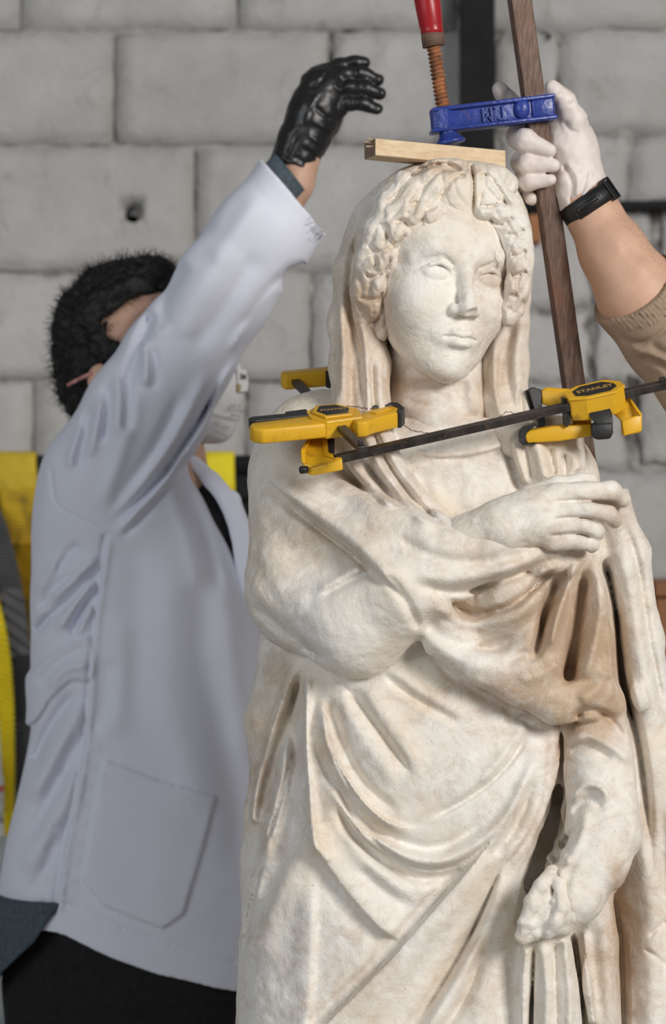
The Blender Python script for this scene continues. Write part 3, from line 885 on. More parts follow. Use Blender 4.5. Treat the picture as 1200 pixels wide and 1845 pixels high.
def statue_veil():
    s = Sculpt(DS, (570, 265, -230), (1000, 830, 190), 3.5)
    s.loft([(290, 770, 850, -60, 0), (300, 735, 885, -90, 30), (325, 692, 918, -120, 40), (360, 656, 942, -150, 30), (400, 630, 955, -165, 20), (470, 606, 960, -175, 5),
            (560, 599, 953, -175, 0), (640, 598, 948, -170, 0), (700, 596, 950, -170, 0), (760, 580, 968, -165, 10), (820, 570, 985, -160, 10)], ex=2.2)
    # the two hanging fronts
    s.chain([(668, 400, -30, 30), (644, 490, -5, 36), (642, 580, 35, 44), (648, 660, 62, 48), (652, 740, 80, 44), (660, 800, 95, 40)], 36)
    s.chain([(676, 640, 70, 22), (676, 720, 90, 24), (690, 790, 110, 24)], 10)
    s.chain([(935, 520, 0, 20), (920, 590, 20, 30), (912, 660, 40, 38), (912, 730, 62, 38), (935, 790, 90, 40)], 20)
    s.chain([(890, 650, 40, 18), (888, 720, 60, 18), (905, 775, 85, 18)], 10)
    S = s.stroke
    def S(p, w, a, *q, **kw): s.stroke(p, w, a * 1.3, *q, **kw)
    S([(700, 340), (650, 410), (622, 490), (616, 580), (622, 660), (625, 760)], 10, 7)
    S([(735, 312), (675, 375), (640, 450), (630, 540), (645, 620), (652, 700), (655, 770)], 8, -13, 'sharp')
    S([(715, 320), (662, 385), (630, 460), (614, 540)], 7, -6)
    S([(605, 560), (606, 640), (604, 720)], 7, -7, 'sharp')
    S([(628, 540), (635, 620), (634, 700), (640, 770)], 10, -11)
    S([(648, 560), (660, 640), (664, 720), (668, 780)], 9, 9)
    S([(668, 640), (672, 700), (676, 770)], 6, -12, 'sharp')
    S([(684, 640), (686, 700), (690, 770)], 7, 6)
    S([(612, 640), (610, 700), (600, 760)], 12, 6)
    S([(948, 500), (940, 580), (932, 660), (936, 740)], 12, 7)
    S([(925, 570), (912, 640), (918, 700), (930, 760)], 10, -9)
    S([(895, 600), (890, 660), (896, 720), (915, 770)], 9, 7)
    S([(905, 620), (900, 690), (912, 760)], 7, -7, 'sharp')
    S([(938, 700), (940, 730), (941, 750)], 5, -9)
    s.apply_relief(-60, 60)
    s.noise(0.8, 30, 6)
    return s

def statue_hair():
    s = Sculpt(DS, (600, 270, -120), (990, 660, 220), 2.5, 1.0)
    cx, cy, w0 = 797, 468, 40
    def wz(x, y, lift=0):
        q = 1 - ((x - cx) / 176) ** 2 - ((y - cy) / 190) ** 2
        return w0 + 132 * math.sqrt(max(q, 0.0)) + lift
    # cap of hair hugging the skull, cut away in front of the face
    s.ell((797, 448, 0), (160, 158, 118))
    B = [(842, 345, 36), (792, 345, 42), (745, 372, 42), (706, 415, 40), (680, 470, 35), (668, 530, 31), (674, 595, 22)]
    s.chain([(x, y, wz(x, y) - r + 6, r) for x, y, r in B], kin=14)
    B = [(866, 345, 32), (905, 375, 32), (929, 420, 25), (938, 470, 21), (934, 520, 17), (916, 570, 13)]
    s.chain([(x, y, wz(x, y) - r + 6, r) for x, y, r in B], kin=14)
    lumps = [(822, 352, 33, 46, -8), (787, 340, 26, 44, 14), (778, 392, 24, 20, 0), (748, 392, 29, 27, 0), (738, 345, 26, 38, 25), (708, 375, 27, 34, 20),
             (716, 420, 26, 21, 0), (682, 425, 27, 30, 15), (694, 466, 23, 26, 0), (666, 474, 25, 28, 10), (654, 518, 21, 30, 0), (682, 512, 19, 26, 0),
             (660, 560, 22, 30, -10), (680, 552, 16, 24, 0), (672, 598, 19, 27, -15), (688, 590, 13, 24, 0), (684, 622, 13, 18, 0),
             (878, 345, 27, 40, -10), (870, 380, 20, 17, 0), (903, 384, 24, 26, -20), (925, 405, 22, 28, -20), (928, 440, 18, 24, 0), (944, 450, 14, 32, 0),
             (932, 480, 16, 22, 0), (940, 512, 12, 28, 0), (922, 520, 12, 20, 0), (930, 550, 14, 22, 10), (913, 566, 11, 20, 20),
             (850, 312, 60, 20, 0), (790, 306, 40, 18, 10), (905, 328, 30, 22, -30)]
    for x, y, rx, ry, ang in lumps:
        a = math.radians(ang); rot = [[math.cos(a), -math.sin(a), 0], [math.sin(a), math.cos(a), 0], [0, 0, 1]]
        s.ell((x, y, wz(x, y, -15)), (rx * 1.08, ry * 1.08, 27), 15, rot=rot)
    S = s.stroke
    # waves of strands, combed from the parting to both sides
    S([(848, 290), (853, 330), (852, 392)], 4, -16, 'sharp')
    for pts, a in [([(843, 320), (820, 318), (800, 345), (780, 372), (762, 380)], -9), ([(838, 308), (800, 305), (768, 330), (752, 362), (728, 372)], -9),
                   ([(832, 300), (780, 298), (735, 322), (715, 352), (690, 375)], -9), ([(815, 392), (798, 380), (790, 400), (770, 412)], -8),
                   ([(765, 392), (745, 410), (725, 398), (708, 402)], -9), ([(735, 420), (712, 440), (698, 425), (682, 400)], -8),
                   ([(718, 440), (700, 448), (680, 455), (662, 440)], -8), ([(706, 462), (690, 490), (672, 500), (655, 492)], -8),
                   ([(700, 490), (684, 535), (666, 540), (645, 535)], -7), ([(694, 530), (680, 575), (660, 585)], -7),
                   ([(752, 360), (742, 385), (730, 380)], -6), ([(690, 400), (700, 415), (690, 440)], -6), ([(668, 455), (678, 475), (664, 492)], -6),
                   ([(860, 320), (880, 318), (905, 350), (912, 375)], -8), ([(862, 372), (885, 372), (905, 362), (925, 375)], -8),
                   ([(880, 395), (905, 405), (925, 392)], -7), ([(912, 420), (930, 425), (945, 412)], -7), ([(920, 458), (935, 462), (950, 450)], -7),
                   ([(920, 498), (935, 496), (950, 488)], -7), ([(918, 535), (935, 530)], -6)]:
        S(pts, 5, a * 1.25, 'sharp', taper=.1)
    rng = random.Random(4)
    for x, y, rx, ry, ang in lumps:       # finer strand marks inside each lock
        for j in (-0.3, 0.35):
            a = math.radians(ang + rng.uniform(-25, 25)); ux, uy = math.cos(a), math.sin(a)
            ox, oy = x + j * rx * ux, y + j * rx * uy
            b = rng.uniform(-.35, .35) * rx
            S([(ox + uy * ry * .8, oy - ux * ry * .8), (ox + b, oy), (ox - uy * ry * .8, oy + ux * ry * .8)], 4.2, rng.uniform(-4.5, -2.5), 'sharp')
    s.apply_relief(-20, 50)
    s.noise(0.9, 16, 6); s.noise(0.4, 7, 9)
    return s

def statue_hand():
    s = Sculpt(DS, (740, 820, 100), (1180, 1060, 340), 2.5, 1.0)
    k = 10
    s.chain([(800, 985, 205, 40), (850, 972, 228, 43), (905, 950, 246, 46), (960, 932, 250, 47)], kin=24)
    s.ell((975, 930, 246), (74, 50, 36), 22)
    s.ell((1010, 945, 240), (50, 48, 30), 20)
    # fingers, index at the top
    s.chain([(1000, 893, 255, 23), (1050, 888, 255, 19), (1100, 884, 238, 17), (1122, 900, 214, 15)], kin=k)
    s.chain([(1010, 922, 262, 19), (1055, 918, 262, 17.5), (1095, 926, 248, 16), (1108, 938, 228, 14)], kin=6)
    s.chain([(1005, 952, 262, 17), (1050, 948, 262, 15.5), (1074, 956, 250, 14), (1076, 962, 232, 13)], kin=6)
    s.chain([(995, 980, 256, 15), (1042, 976, 256, 14), (1066, 981, 244, 12.5), (1066, 985, 228, 12)], kin=6)
    # thumb laid behind the index
    s.chain([(950, 900, 232, 24), (1005, 876, 220, 18), (1045, 868, 210, 14), (1066, 866, 205, 12)], kin=10)
    S = s.stroke
    S([(985, 905), (1060, 902), (1120, 910)], 4, -6, 'sharp'); S([(990, 936), (1050, 933), (1100, 944)], 4, -7, 'sharp'); S([(985, 966), (1040, 962), (1072, 970)], 4, -6, 'sharp')
    S([(900, 925), (960, 905), (1000, 892)], 12, 3); S([(905, 950), (960, 930), (1010, 922)], 8, -2.5)
    S([(890, 1005), (940, 1000), (1000, 1000)], 8, -3)
    s.apply_relief(120, 40)
    s.noise(0.7, 18, 3)
    return s

def statue_fist():
    s = Sculpt(DS, (890, 1520, 120), (1110, 1760, 360), 2.4, 1.0)
    s.chain([(1040, 1605, 222, 40), (1015, 1635, 232, 36), (990, 1655, 238, 31)], kin=20)
    s.ell((982, 1640, 242), (33, 46, 28), 14)
    s.chain([(996, 1575, 240, 17), (976, 1596, 260, 14), (958, 1624, 266, 12.5), (952, 1648, 258, 11)], kin=6)
    s.chain([(984, 1604, 252, 15), (960, 1632, 266, 12.5), (945, 1660, 264, 11.5), (943, 1680, 252, 10.5)], kin=4)
    s.chain([(982, 1638, 252, 14), (956, 1664, 262, 12), (937, 1688, 256, 10.5)], kin=4)
    s.chain([(995, 1660, 250, 14), (968, 1680, 256, 12), (942, 1694, 250, 10)], kin=4)
    s.chain([(1006, 1590, 258, 14), (1010, 1630, 270, 15), (1000, 1662, 272, 14), (988, 1682, 262, 11)], kin=6)
    S = s.stroke
    S([(990, 1590), (1000, 1625), (985, 1665)], 5, -5, 'sharp')
    s.apply_relief(120, 40)
    s.noise(0.8, 12, 3)
    return s

def statue_lower():
    s = Sculpt(DS, (380, 1872, -330), (1360, 3290, 400), 12.0)
    s.loft([(1872, 430, 1096, -205, 188), (1960, 425, 1100, -205, 195), (2400, 410, 1130, -215, 200), (2900, 420, 1140, -220, 200), (3120, 400, 1160, -230, 215), (3160, 400, 1160, -230, 215)], ex=2.4)
    s.chain([(1200, 1890, 50, 76), (1190, 2500, 40, 85), (1180, 3130, 30, 85)], 30)
    s.chain([(1010, 1890, 180, 52), (1000, 2500, 170, 60), (1000, 3130, 170, 60)], 24)
    s.chain([(490, 1890, -30, 55), (480, 3130, -20, 60)], 24)
    for x0, x1 in ((560, 520), (680, 640), (800, 790), (900, 900)):
        s.chain([(x0, 2100, 185, 20), (x1, 3130, 205, 40)], 24)
    # plinth
    P = s.p((780, 3215, 0))
    sl, X, Y, Z = s._box(P - 520, P + 520)
    d = np.maximum(np.maximum(np.abs(X - 780) - 440, np.abs(Y - 3212) - 62), np.abs(Z) - 300)
    s._comb(sl, d.astype(np.float32), 6, 'add')
    return s
_stains = [(640, 690, 40, 90, .35), (720, 690, 40, 50, .3), (690, 480, 40, 90, .3), (935, 500, 22, 80, .35), (760, 380, 80, 50, .2), (780, 690, 70, 16, .4), (870, 830, 80, 30, .25), (520, 1020, 60, 120, .25), (900, 985, 120, 40, .25), (1090, 900, 40, 30, .3), (1000, 1110, 80, 120, .95), (1050, 1210, 60, 90, 1.0), (850, 1105, 90, 40, .55), (930, 1240, 130, 40, .6), (1070, 1290, 60, 40, .9), (1085, 1180, 40, 120, .5), (700, 880, 60, 60, .5),
           (622, 600, 30, 160, .5), (662, 545, 35, 70, .5), (740, 715, 60, 50, .45), (700, 590, 30, 90, .35), (560, 940, 90, 50, .3), (640, 1000, 90, 40, .3),
           (468, 1400, 30, 120, .6), (500, 1230, 40, 60, .4), (1112, 1620, 22, 90, .8), (1130, 1760, 40, 120, .6), (1012, 1380, 22, 90, .7), (960, 1520, 60, 60, .35),
           (1070, 1750, 50, 80, .35), (800, 1280, 160, 60, .25), (880, 500, 40, 25, .45), (925, 640, 40, 90, .55), (800, 300, 90, 22, .75), (890, 690, 30, 80, .5), (1120, 930, 30, 40, .5),
           (820, 760, 70, 40, .3), (640, 1770, 90, 80, .3), (860, 1740, 60, 90, .3), (1180, 1550, 40, 150, .4), (590, 1350, 40, 110, .3), (640, 1120, 90, 80, -.6), (780, 520, 50, 80, -.3)]
for nm, fn in (('draped_body', statue_body), ('face', statue_face), ('neck', statue_neck), ('veil', statue_veil), ('hair', statue_hair), ('raised_hand', statue_hand), ('lowered_hand', statue_fist), ('lower_drapery', statue_lower)):
    b = fn().build(nm, M_MARBLE, STATUE)
    paint_stain(b, _stains, DS)

# hairline cracks of the old breaks: narrow dark fissures following the stone
from mathutils.bvhtree import BVHTree
def crack(parts, pts, width=0.95):
    trees = []
    for o in parts:
        me = o.data; n = len(me.vertices); co = np.zeros(n * 3, np.float32); me.vertices.foreach_get('co', co)
        co = co.reshape(-1, 3)
        lv = np.zeros(len(me.loops), np.int32); me.loops.foreach_get('vertex_index', lv); lv = lv.reshape(-1, 4)
        px = 600 + co[:, 0] / co[:, 1] * FPX; py = 922.5 - (co[:, 2] - CAMZ) / co[:, 1] * FPX
        A = np.array(pts, float); lo = A.min(0) - 12; hi = A.max(0) + 12
        ok = (px > lo[0]) & (px < hi[0]) & (py > lo[1]) & (py < hi[1])
        lv = lv[ok[lv].all(1)]
        if not len(lv): continue
        us, inv = np.unique(lv, return_inverse=True)
        trees.append(BVHTree.FromPolygons([Vector(c) for c in co[us]], inv.reshape(-1, 4).tolist()))
    P = catmull(np.array(pts, float), 3.0)
    rng = random.Random(len(pts)); hits = []
    C = Vector((0, 0, CAMZ))
    for x, y in P:
        d = (at(x + rng.uniform(-1, 1), y + rng.uniform(-1, 1), 3.0) - C).normalized()
        best = None
        for t in trees:
            r = t.ray_cast(C, d)
            if r[0] is not None and (best is None or r[3] < best[3]): best = r
        if best: hits.append((best[0], best[1]))
    V = []; Q = []
    u = DS / FPX
    for i, (p, nrm) in enumerate(hits):
        tg = (hits[min(i + 1, len(hits) - 1)][0] - hits[max(i - 1, 0)][0]).normalized()
        sd = nrm.cross(tg).normalized(); w = width * u * rng.uniform(.5, 1.2) * (0.4 if i in (0, len(hits) - 1) else 1)
        V += [p - sd * w - nrm * .0008, p - sd * w + nrm * .00025, p + sd * w + nrm * .00025, p + sd * w - nrm * .0008]
        if i:
            a = 4 * (i - 1)
            for k in range(4): Q.append((a + k, a + (k + 1) % 4, a + 4 + (k + 1) % 4, a + 4 + k))
    link('crack', mesh_np('crack', V, Q), M_CRACK, STATUE)
M_CRACK = simple_mat('dark_fissure', (0.20, 0.14, 0.10), 0.9, bump_s=0)
_sp = {o.name: o for o in STATUE.children}
crack([_sp['neck'], _sp['draped_body'], _sp['veil']], [(700, 752), (722, 762), (740, 774), (760, 779), (788, 782), (806, 778)])
crack([_sp['veil'], _sp['draped_body']], [(566, 738), (600, 735), (628, 732), (655, 735), (690, 738)])
crack([_sp['veil'], _sp['draped_body']], [(900, 752), (915, 742), (935, 748), (948, 744)], 1.0)
crack([_sp['face']], [(893, 452), (891, 462), (896, 472), (895, 484)], 0.28)
# ------------------------------------------------------------------ wood block and clamps
def W(px, py, w): return at(px, py, DS - w * DS / FPX)
def E(dx, dy, dw): u = DS / FPX; return Vector((dx * u, -dw * u, -dy * u))
UU = DS / FPX

def wood_mat():
    m, nt, b = nodes_of('raw_pine')
    tc = nt.nodes.new('ShaderNodeTexCoord').outputs['Object']
    mp = nt.nodes.new('ShaderNodeMapping'); mp.inputs['Scale'].default_value = (0.12, 1, 1); mp.inputs['Rotation'].default_value = (0, -0.09, 0)
    nt.links.new(tc, mp.inputs['Vector'])
    n = noise_node(nt, 260, 5, 0.6, mp.outputs[0], 0.5); n2 = noise_node(nt, 60, 3, 0.5, mp.outputs[0])
    c = ramp(nt, n.outputs[0], [(0.3, (0.66, 0.47, 0.29)), (0.6, (0.77, 0.60, 0.40)), (0.8, (0.82, 0.67, 0.47))])
    col = mix(nt, ramp(nt, n2.outputs[0], [(0.5, (0, 0, 0)), (0.8, (.35, .35, .35))]).outputs[0], c.outputs[0], (0.52, 0.35, 0.20))
    nt.links.new(col, b.inputs['Base Color']); b.inputs['Roughness'].default_value = 0.75
    bump(nt, b, n.outputs[0], 0.35, 0.001)
    return m
M_PINE = wood_mat()
M_PINE_END = simple_mat('grey_end_grain', (0.22, 0.15, 0.10), 0.85, vary=0.35, scale=160, bump_s=0.7, bump_scale=400)

wb = empty('wood_block', W(790, 283, 30), 'short raw pine batten lying on top of the statue head', 'wood block')
A_ = [W(676, 249, 78), W(911, 271, 15), W(912, 302, 15), W(676, 280, 78)]
me = prism('batten', A_, E(-19, 0, -62), 0.0012)
o = link('batten', me, [M_PINE, M_PINE_END], wb, False)
for f in me.polygons:
    if f.normal.x < -0.75 or f.normal.x > 0.8: f.material_index = 1
for i, (px, py) in enumerate([(671, 252), (668, 256), (672, 262)]):      # torn fibres at the end
    a = W(px, py, 50 + 8 * i)
    link('splinter', prism('splinter', [a, a + E(3, 1, 2), a + E(1, 3, 0)], E(-9 - 2 * i, -5 + 3 * i, 4)), M_PINE, wb, False)

# ---- the big bar clamp
M_BAR = simple_mat('brown_rusty_steel', (0.075, 0.038, 0.026), 0.42, metal=0.35, vary=0.35, scale=25, bump_s=0.35, bump_scale=220, dirt=((0.20, 0.075, 0.03), 0.45, 10))
M_BAR2 = None
def bar_mat():
    m, nt, b = nodes_of('brushed_brown_steel')
    tc = nt.nodes.new('ShaderNodeTexCoord').outputs['Object']
    mp = nt.nodes.new('ShaderNodeMapping'); mp.inputs['Rotation'].default_value = (0, -0.139, 0); mp.inputs['Scale'].default_value = (1, 1, 0.06)
    nt.links.new(tc, mp.inputs['Vector'])
    n = noise_node(nt, 330, 6, 0.7, mp.outputs[0]); n2 = noise_node(nt, 22, 6, 0.65, tc, .5)
    c = ramp(nt, n.outputs[0], [(0.32, (0.055, 0.028, 0.020)), (0.52, (0.12, 0.07, 0.05)), (0.66, (0.17, 0.115, 0.09)), (0.78, (0.34, 0.28, 0.24))])
    col = mix(nt, ramp(nt, n2.outputs[0], [(0.5, (0, 0, 0)), (0.7, (.8, .8, .8))]).outputs[0], c.outputs[0], (0.15, 0.06, 0.028))
    nt.links.new(col, b.inputs['Base Color']); b.inputs['Roughness'].default_value = 0.45; b.inputs['Metallic'].default_value = 0.25
    bump(nt, b, n.outputs[0], 0.3, 0.0008)
    return m
M_BAR = bar_mat()
M_BLUE = simple_mat('blue_enamel', (0.026, 0.05, 0.26), 0.3, vary=0.25, scale=40, bump_s=0.45, bump_scale=170, bump_d=0.0016, dirt=((0.13, 0.06, 0.03), 0.33, 30))
M_RUST = simple_mat('orange_rust', (0.30, 0.115, 0.045), 0.85, vary=0.4, scale=90, bump_s=0.6, bump_scale=300, dirt=((0.11, 0.05, 0.03), 0.45, 60))
M_RUSTB = simple_mat('brown_rust_ferrule', (0.15, 0.085, 0.06), 0.7, vary=0.3, scale=60)
M_REDH = simple_mat('red_painted_wood', (0.36, 0.012, 0.018), 0.33, vary=0.15, scale=20, bump_s=0.1, bump_scale=60, dirt=((0.13, 0.01, 0.01), 0.36, 25))

BC = empty('bar_clamp', W(1060, 860, -120), 'large brown steel bar clamp with blue arm and red handle above the statue head', 'clamp')
bx = lambda y: 936 + 0.1405 * y
bw = lambda y: 14 - 0.19 * y
b0, b1 = W(bx(-330), -330, bw(-330)), W(bx(1900), 1900, bw(1900))
bd = (b1 - b0).normalized()
fx = (E(1, 0, -0.32) - bd * E(1, 0, -0.32).dot(bd)).normalized(); fy = bd.cross(fx).normalized()
if fy.y > 0: fy = -fy
link('bar', bar_between('bar', b0, b1, fx * 20 * UU, fy * 11 * UU, 0.0012), M_BAR, BC, False)

# sliding arm: web between two rims; the near outline
arm = [W(779, 194, 32), W(1000, 168, 8), W(1005, 214, 8), W(779, 239, 32)]
def lerp2(u, v, dz=0.0):
    p = (arm[0] * (1 - u) + arm[1] * u) * (1 - v) + (arm[3] * (1 - u) + arm[2] * u) * v
    return p + an * dz
an = (arm[1] - arm[0]).cross(arm[3] - arm[0]).normalized()
if an.y > 0: an = -an
back = -an * (46 * UU)
web = link('sliding_arm', prism('sliding_arm', [lerp2(u, v, -5 * UU) for u, v in ((0.03, .06), (.99, .06), (.99, .94), (0.03, .94))], back * 0.78, 0.002), M_BLUE, BC, True)
# rims
for v0, v1, nm in ((0, .17, 'rim'), (.83, 1, 'rim')):
    link(nm, prism(nm, [lerp2(u, v, 3 * UU) for u, v in ((0, v0), (1, v0), (1, v1), (0, v1))], back, 0.0016), M_BLUE, web, True)
# fillets of the casting: boss at the screw, collar at the bar, bump between
link('screw_boss', lathe('screw_boss', lerp2(0.085, 0.03, -18 * UU), lerp2(0.10, 0.97, -18 * UU), [(0, 20 * UU), (.1, 22 * UU), (.9, 22 * UU), (1, 20 * UU)], 10), M_BLUE, web, False)
link('bar_collar', prism('bar_collar', [lerp2(u, v, 0) for u, v in ((.80, .12), (.99, .10), (.99, .9), (.80, .88))], back * .95, 0.003), M_BLUE, web, True)
bc_ = Sculpt(DS, (905, 150, -40), (990, 235, 60), 2.0, 1.0)
bc_.ell((940, 196, 10), (15, 20, 13))
link('casting_bump', mesh_np('casting_bump', bc_.world(bc_.net('x')[0]), bc_.net('x')[1]), M_BLUE, web)
# raised letters, cast upside down
def text_mesh(body, size, extrude, bevel=0.0, bold=False, space=1.0):
    cu = bpy.data.curves.new('t', 'FONT'); cu.body = body; cu.size = size; cu.extrude = extrude; cu.bevel_depth = bevel
    cu.align_x = 'CENTER'; cu.align_y = 'CENTER'; cu.resolution_u = 3; cu.space_character = space
    if bold: cu.offset = size * 0.022
    o = bpy.data.objects.new('t', cu); COL.objects.link(o)
    dg = bpy.context.evaluated_depsgraph_get()
    me = bpy.data.meshes.new_from_object(o.evaluated_get(dg))
    bpy.data.objects.remove(o); bpy.data.curves.remove(cu)
    return me
def place_text(name, body, size, extrude, origin, ex, ey, mat, parent, bold=False, squash=1.0, bevel=0.0, space=1.0):
    """ex: reading direction, ey: up direction of the letters (world vectors)"""
    me = text_mesh(body, size, extrude, bevel, bold, space)
    ex = Vector(ex).normalized(); ez = ex.cross(Vector(ey)).normalized(); ey = ez.cross(ex)
    Mx = Matrix(((ex.x, ey.x, ez.x, origin.x), (ex.y, ey.y, ez.y, origin.y), (ex.z, ey.z, ez.z, origin.z), (0, 0, 0, 1)))
    me.transform(Mx @ Matrix.Diagonal((squash, 1, 1, 1)))
    return link(name, me, mat, parent, False)
u_ax = (arm[1] - arm[0]).normalized(); v_ax = (arm[3] - arm[0]).normalized()
place_text('lettering', 'T.M', 36 * UU, 3.0 * UU, lerp2(0.50, 0.50, -3.5 * UU), -u_ax, v_ax, M_BLUE, web, False, 0.78, 0.3 * UU, 1.1)
M_RIVET = M_RUSTB
# screw, pad, ferrule, handle
s_lo, s_hi = W(812, 262, 12), W(781, 81, 20)
def screw_mesh(a, b, r, pitch, depth, seg=28):
    d = b - a; L = d.length; d.normalize(); q = d.to_track_quat('Z', 'X'); ex, ey = q @ Vector((1, 0, 0)), q @ Vector((0, 1, 0))
    n = int(L / pitch * 10); V = []; Q = []
    for i in range(n + 1):
        t = L * i / n
        for k in range(seg):
            ph = (t / pitch - k / seg) % 1.0
            h = min(1, max(0, 2.2 * (1 - abs(2 * ph - 1)) - 0.55))
            rr = r - depth * (1 - h); an_ = 2 * math.pi * k / seg
            V.append(a + d * t + ex * (rr * math.cos(an_)) + ey * (rr * math.sin(an_)))
    for i in range(n):
        for k in range(seg):
            k2 = (k + 1) % seg
            Q.append((i * seg + k, i * seg + k2, (i + 1) * seg + k2, (i + 1) * seg + k))
    return mesh_np('screw', V, Q)
link('screw', screw_mesh(W(805, 236, 14), s_hi, 13.2 * UU, 7.4 * UU, 3.4 * UU), M_RUST, BC)
pad_a, pad_b = W(812, 259.5, 14), W(804, 226, 14)
link('swivel_pad', lathe('swivel_pad', pad_a, pad_b, [(0, 27 * UU), (.10, 28 * UU), (.2, 25 * UU), (.4, 18.5 * UU), (.6, 16 * UU), (1, 16 * UU)], 28), M_BLUE, BC)
f_lo, f_hi = W(782, 84, 20), W(777, 52, 21)
fer = link('ferrule', lathe('ferrule', f_lo, f_hi, [(0, 15 * UU), (0.01, 20.5 * UU), (.5, 20.5 * UU), (1, 19.5 * UU)], 28), M_RUSTB, BC)
rv = W(764, 66, 30)
link('rivet', lathe('rivet', rv + E(3, 0, -3), rv + E(-2, 0, 2), [(0, 5 * UU), (.6, 5 * UU), (1, 2.5 * UU)], 12), M_RUSTB, fer)
h0, h1 = W(779, 62, 20.5), W(744, -170, 30)
link('handle', lathe('handle', h0, h1, [(0, 20 * UU), (.03, 21 * UU), (.05, 20 * UU), (.07, 21.5 * UU), (.2, 23 * UU), (.4, 24.5 * UU), (.6, 24 * UU), (.8, 25 * UU), (.93, 24 * UU), (.98, 18 * UU), (1, 10 * UU)], 28), M_REDH, BC)

# ---- the two yellow one-hand clamps
M_YEL = simple_mat('yellow_plastic', (0.72, 0.40, 0.015), 0.42, vary=0.08, scale=30, bump_s=0.12, bump_scale=200, dirt=((0.32, 0.16, 0.02), 0.34, 38))
M_BLK = simple_mat('black_rubber', (0.014, 0.014, 0.015), 0.5, vary=0.4, scale=60, bump_s=0.3, bump_scale=300, dirt=((0.07, 0.065, 0.06), 0.33, 60))
M_CBAR = simple_mat('blackened_steel_bar', (0.05, 0.043, 0.04), 0.42, metal=0.5, vary=0.5, scale=60, bump_s=0.3, bump_scale=300, dirt=((0.13, 0.09, 0.07), 0.38, 50))
M_BRONZE = simple_mat('dull_gold_print', (0.42, 0.27, 0.07), 0.5)

class Frame:
    """a clamp's own axes: x along the jaw, y along the bar, z out of the badge"""
    def __init__(s, o, x, y):
        s.o = o; s.x = Vector(x).normalized(); y = Vector(y); s.y = (y - s.x * y.dot(s.x)).normalized(); s.z = s.x.cross(s.y)
    def __call__(s, x, y, z=0): return s.o + (s.x * x + s.y * y + s.z * z) * UU
    def poly(s, name, pts, z0, z1, mat, parent, bev=1.5, smooth=False):
        return link(name, prism(name, [s(p[0], p[1], z0) for p in pts], s.z * ((z1 - z0) * UU), bev * UU), mat, parent, smooth)

# short clamp: bar runs front to back past the left side of the veil
qb, qf = W(527, 680, -160), W(654, 814, 352)
K1 = empty('quick_clamp', W(608, 766, 108), 'short yellow clamp on the left shoulder gripping the veil front to back', 'clamp', 'yellow one-hand clamps')
f1 = Frame(W(604, 762, 165), E(1, -.10, -0.227), qf - qb)
if f1.z.z < 0: f1.z = -f1.z
t_ = 16
bar_dir = f1.y
cl = link('bar', bar_between('bar', f1(2, -346), f1(2, 186), f1.x * 8 * UU, f1.z * 5.2 * UU, 0.0006), M_CBAR, K1, False)
body = f1.poly('body', [(-44, -36), (-18, -64), (20, -64), (48, -26), (42, 34), (-26, 44), (-46, 14)], -t_, t_, M_YEL, K1, 2.5)
f1.poly('badge_rim', [(-38, -14), (-22, -54), (16, -56), (38, -16), (26, 24), (-24, 28)], t_, t_ + 4, M_YEL, body, 1.5)
bd_ = f1.poly('badge', [(-29, -14), (-17, -44), (12, -45), (29, -15), (20, 15), (-18, 18)], t_ + 3, t_ + 5.2, M_BLK, body, .5)
hd = f1.poly('handle', [(-156, 14), (-148, -6), (-40, -18), (-26, 44), (-140, 46), (-154, 32)], -t_ * .86, t_ * .80, M_YEL, K1, 4, True)
f1.poly('trigger', [(-148, -30), (-140, -38), (-30, -40), (-30, -16), (-140, -10), (-148, -16)], -t_ * .3, t_ * 0.95, M_BLK, K1, 2)
f1.poly('trigger_guard', [(-76, -60), (-36, -66), (-36, -40), (-76, -40)], -t_ * .3, t_ * .8, M_BLK, K1, 2)
jw = f1.poly('jaw', [(22, 26), (46, 6), (70, -20), (112, -32), (118, -8), (106, 22), (60, 44), (40, 62), (24, 60)], -t_ * .85, t_ * .85, M_YEL, K1, 3, True)
f1.poly('jaw_rib', [(60, 6), (100, -18), (102, -2), (70, 20)], t_ * .85, t_ * .85 + 3, M_YEL, jw, 1.2)
f1.poly('jaw_pad', [(58, -34), (112, -48), (125, -42), (127, -4), (114, 18), (107, 16), (118, -10), (112, -31), (62, -20)], -t_, t_, M_BLK, jw, 2.5)
fj = f1.poly('fixed_jaw', [(-22, -332), (-16, -352), (74, -354), (82, -332), (74, -312), (-18, -312)], -t_ * .9, t_ * .9, M_YEL, K1, 4, True)
f1.poly('jaw_pad', [(72, -356), (92, -356), (96, -302), (62, -302), (58, -314), (78, -316)], -t_, t_, M_BLK, fj, 2)
f1.poly('stop_pin', [(-2, 168), (6, 168), (6, 178), (-2, 178)], 5, 13, M_CBAR, cl, 1)
place_text('lettering', 'STANLEY', 11.5 * UU, 0.15 * UU, f1(0, -14, t_ + 5.4), f1.x, -f1.y, M_BRONZE, body, True)

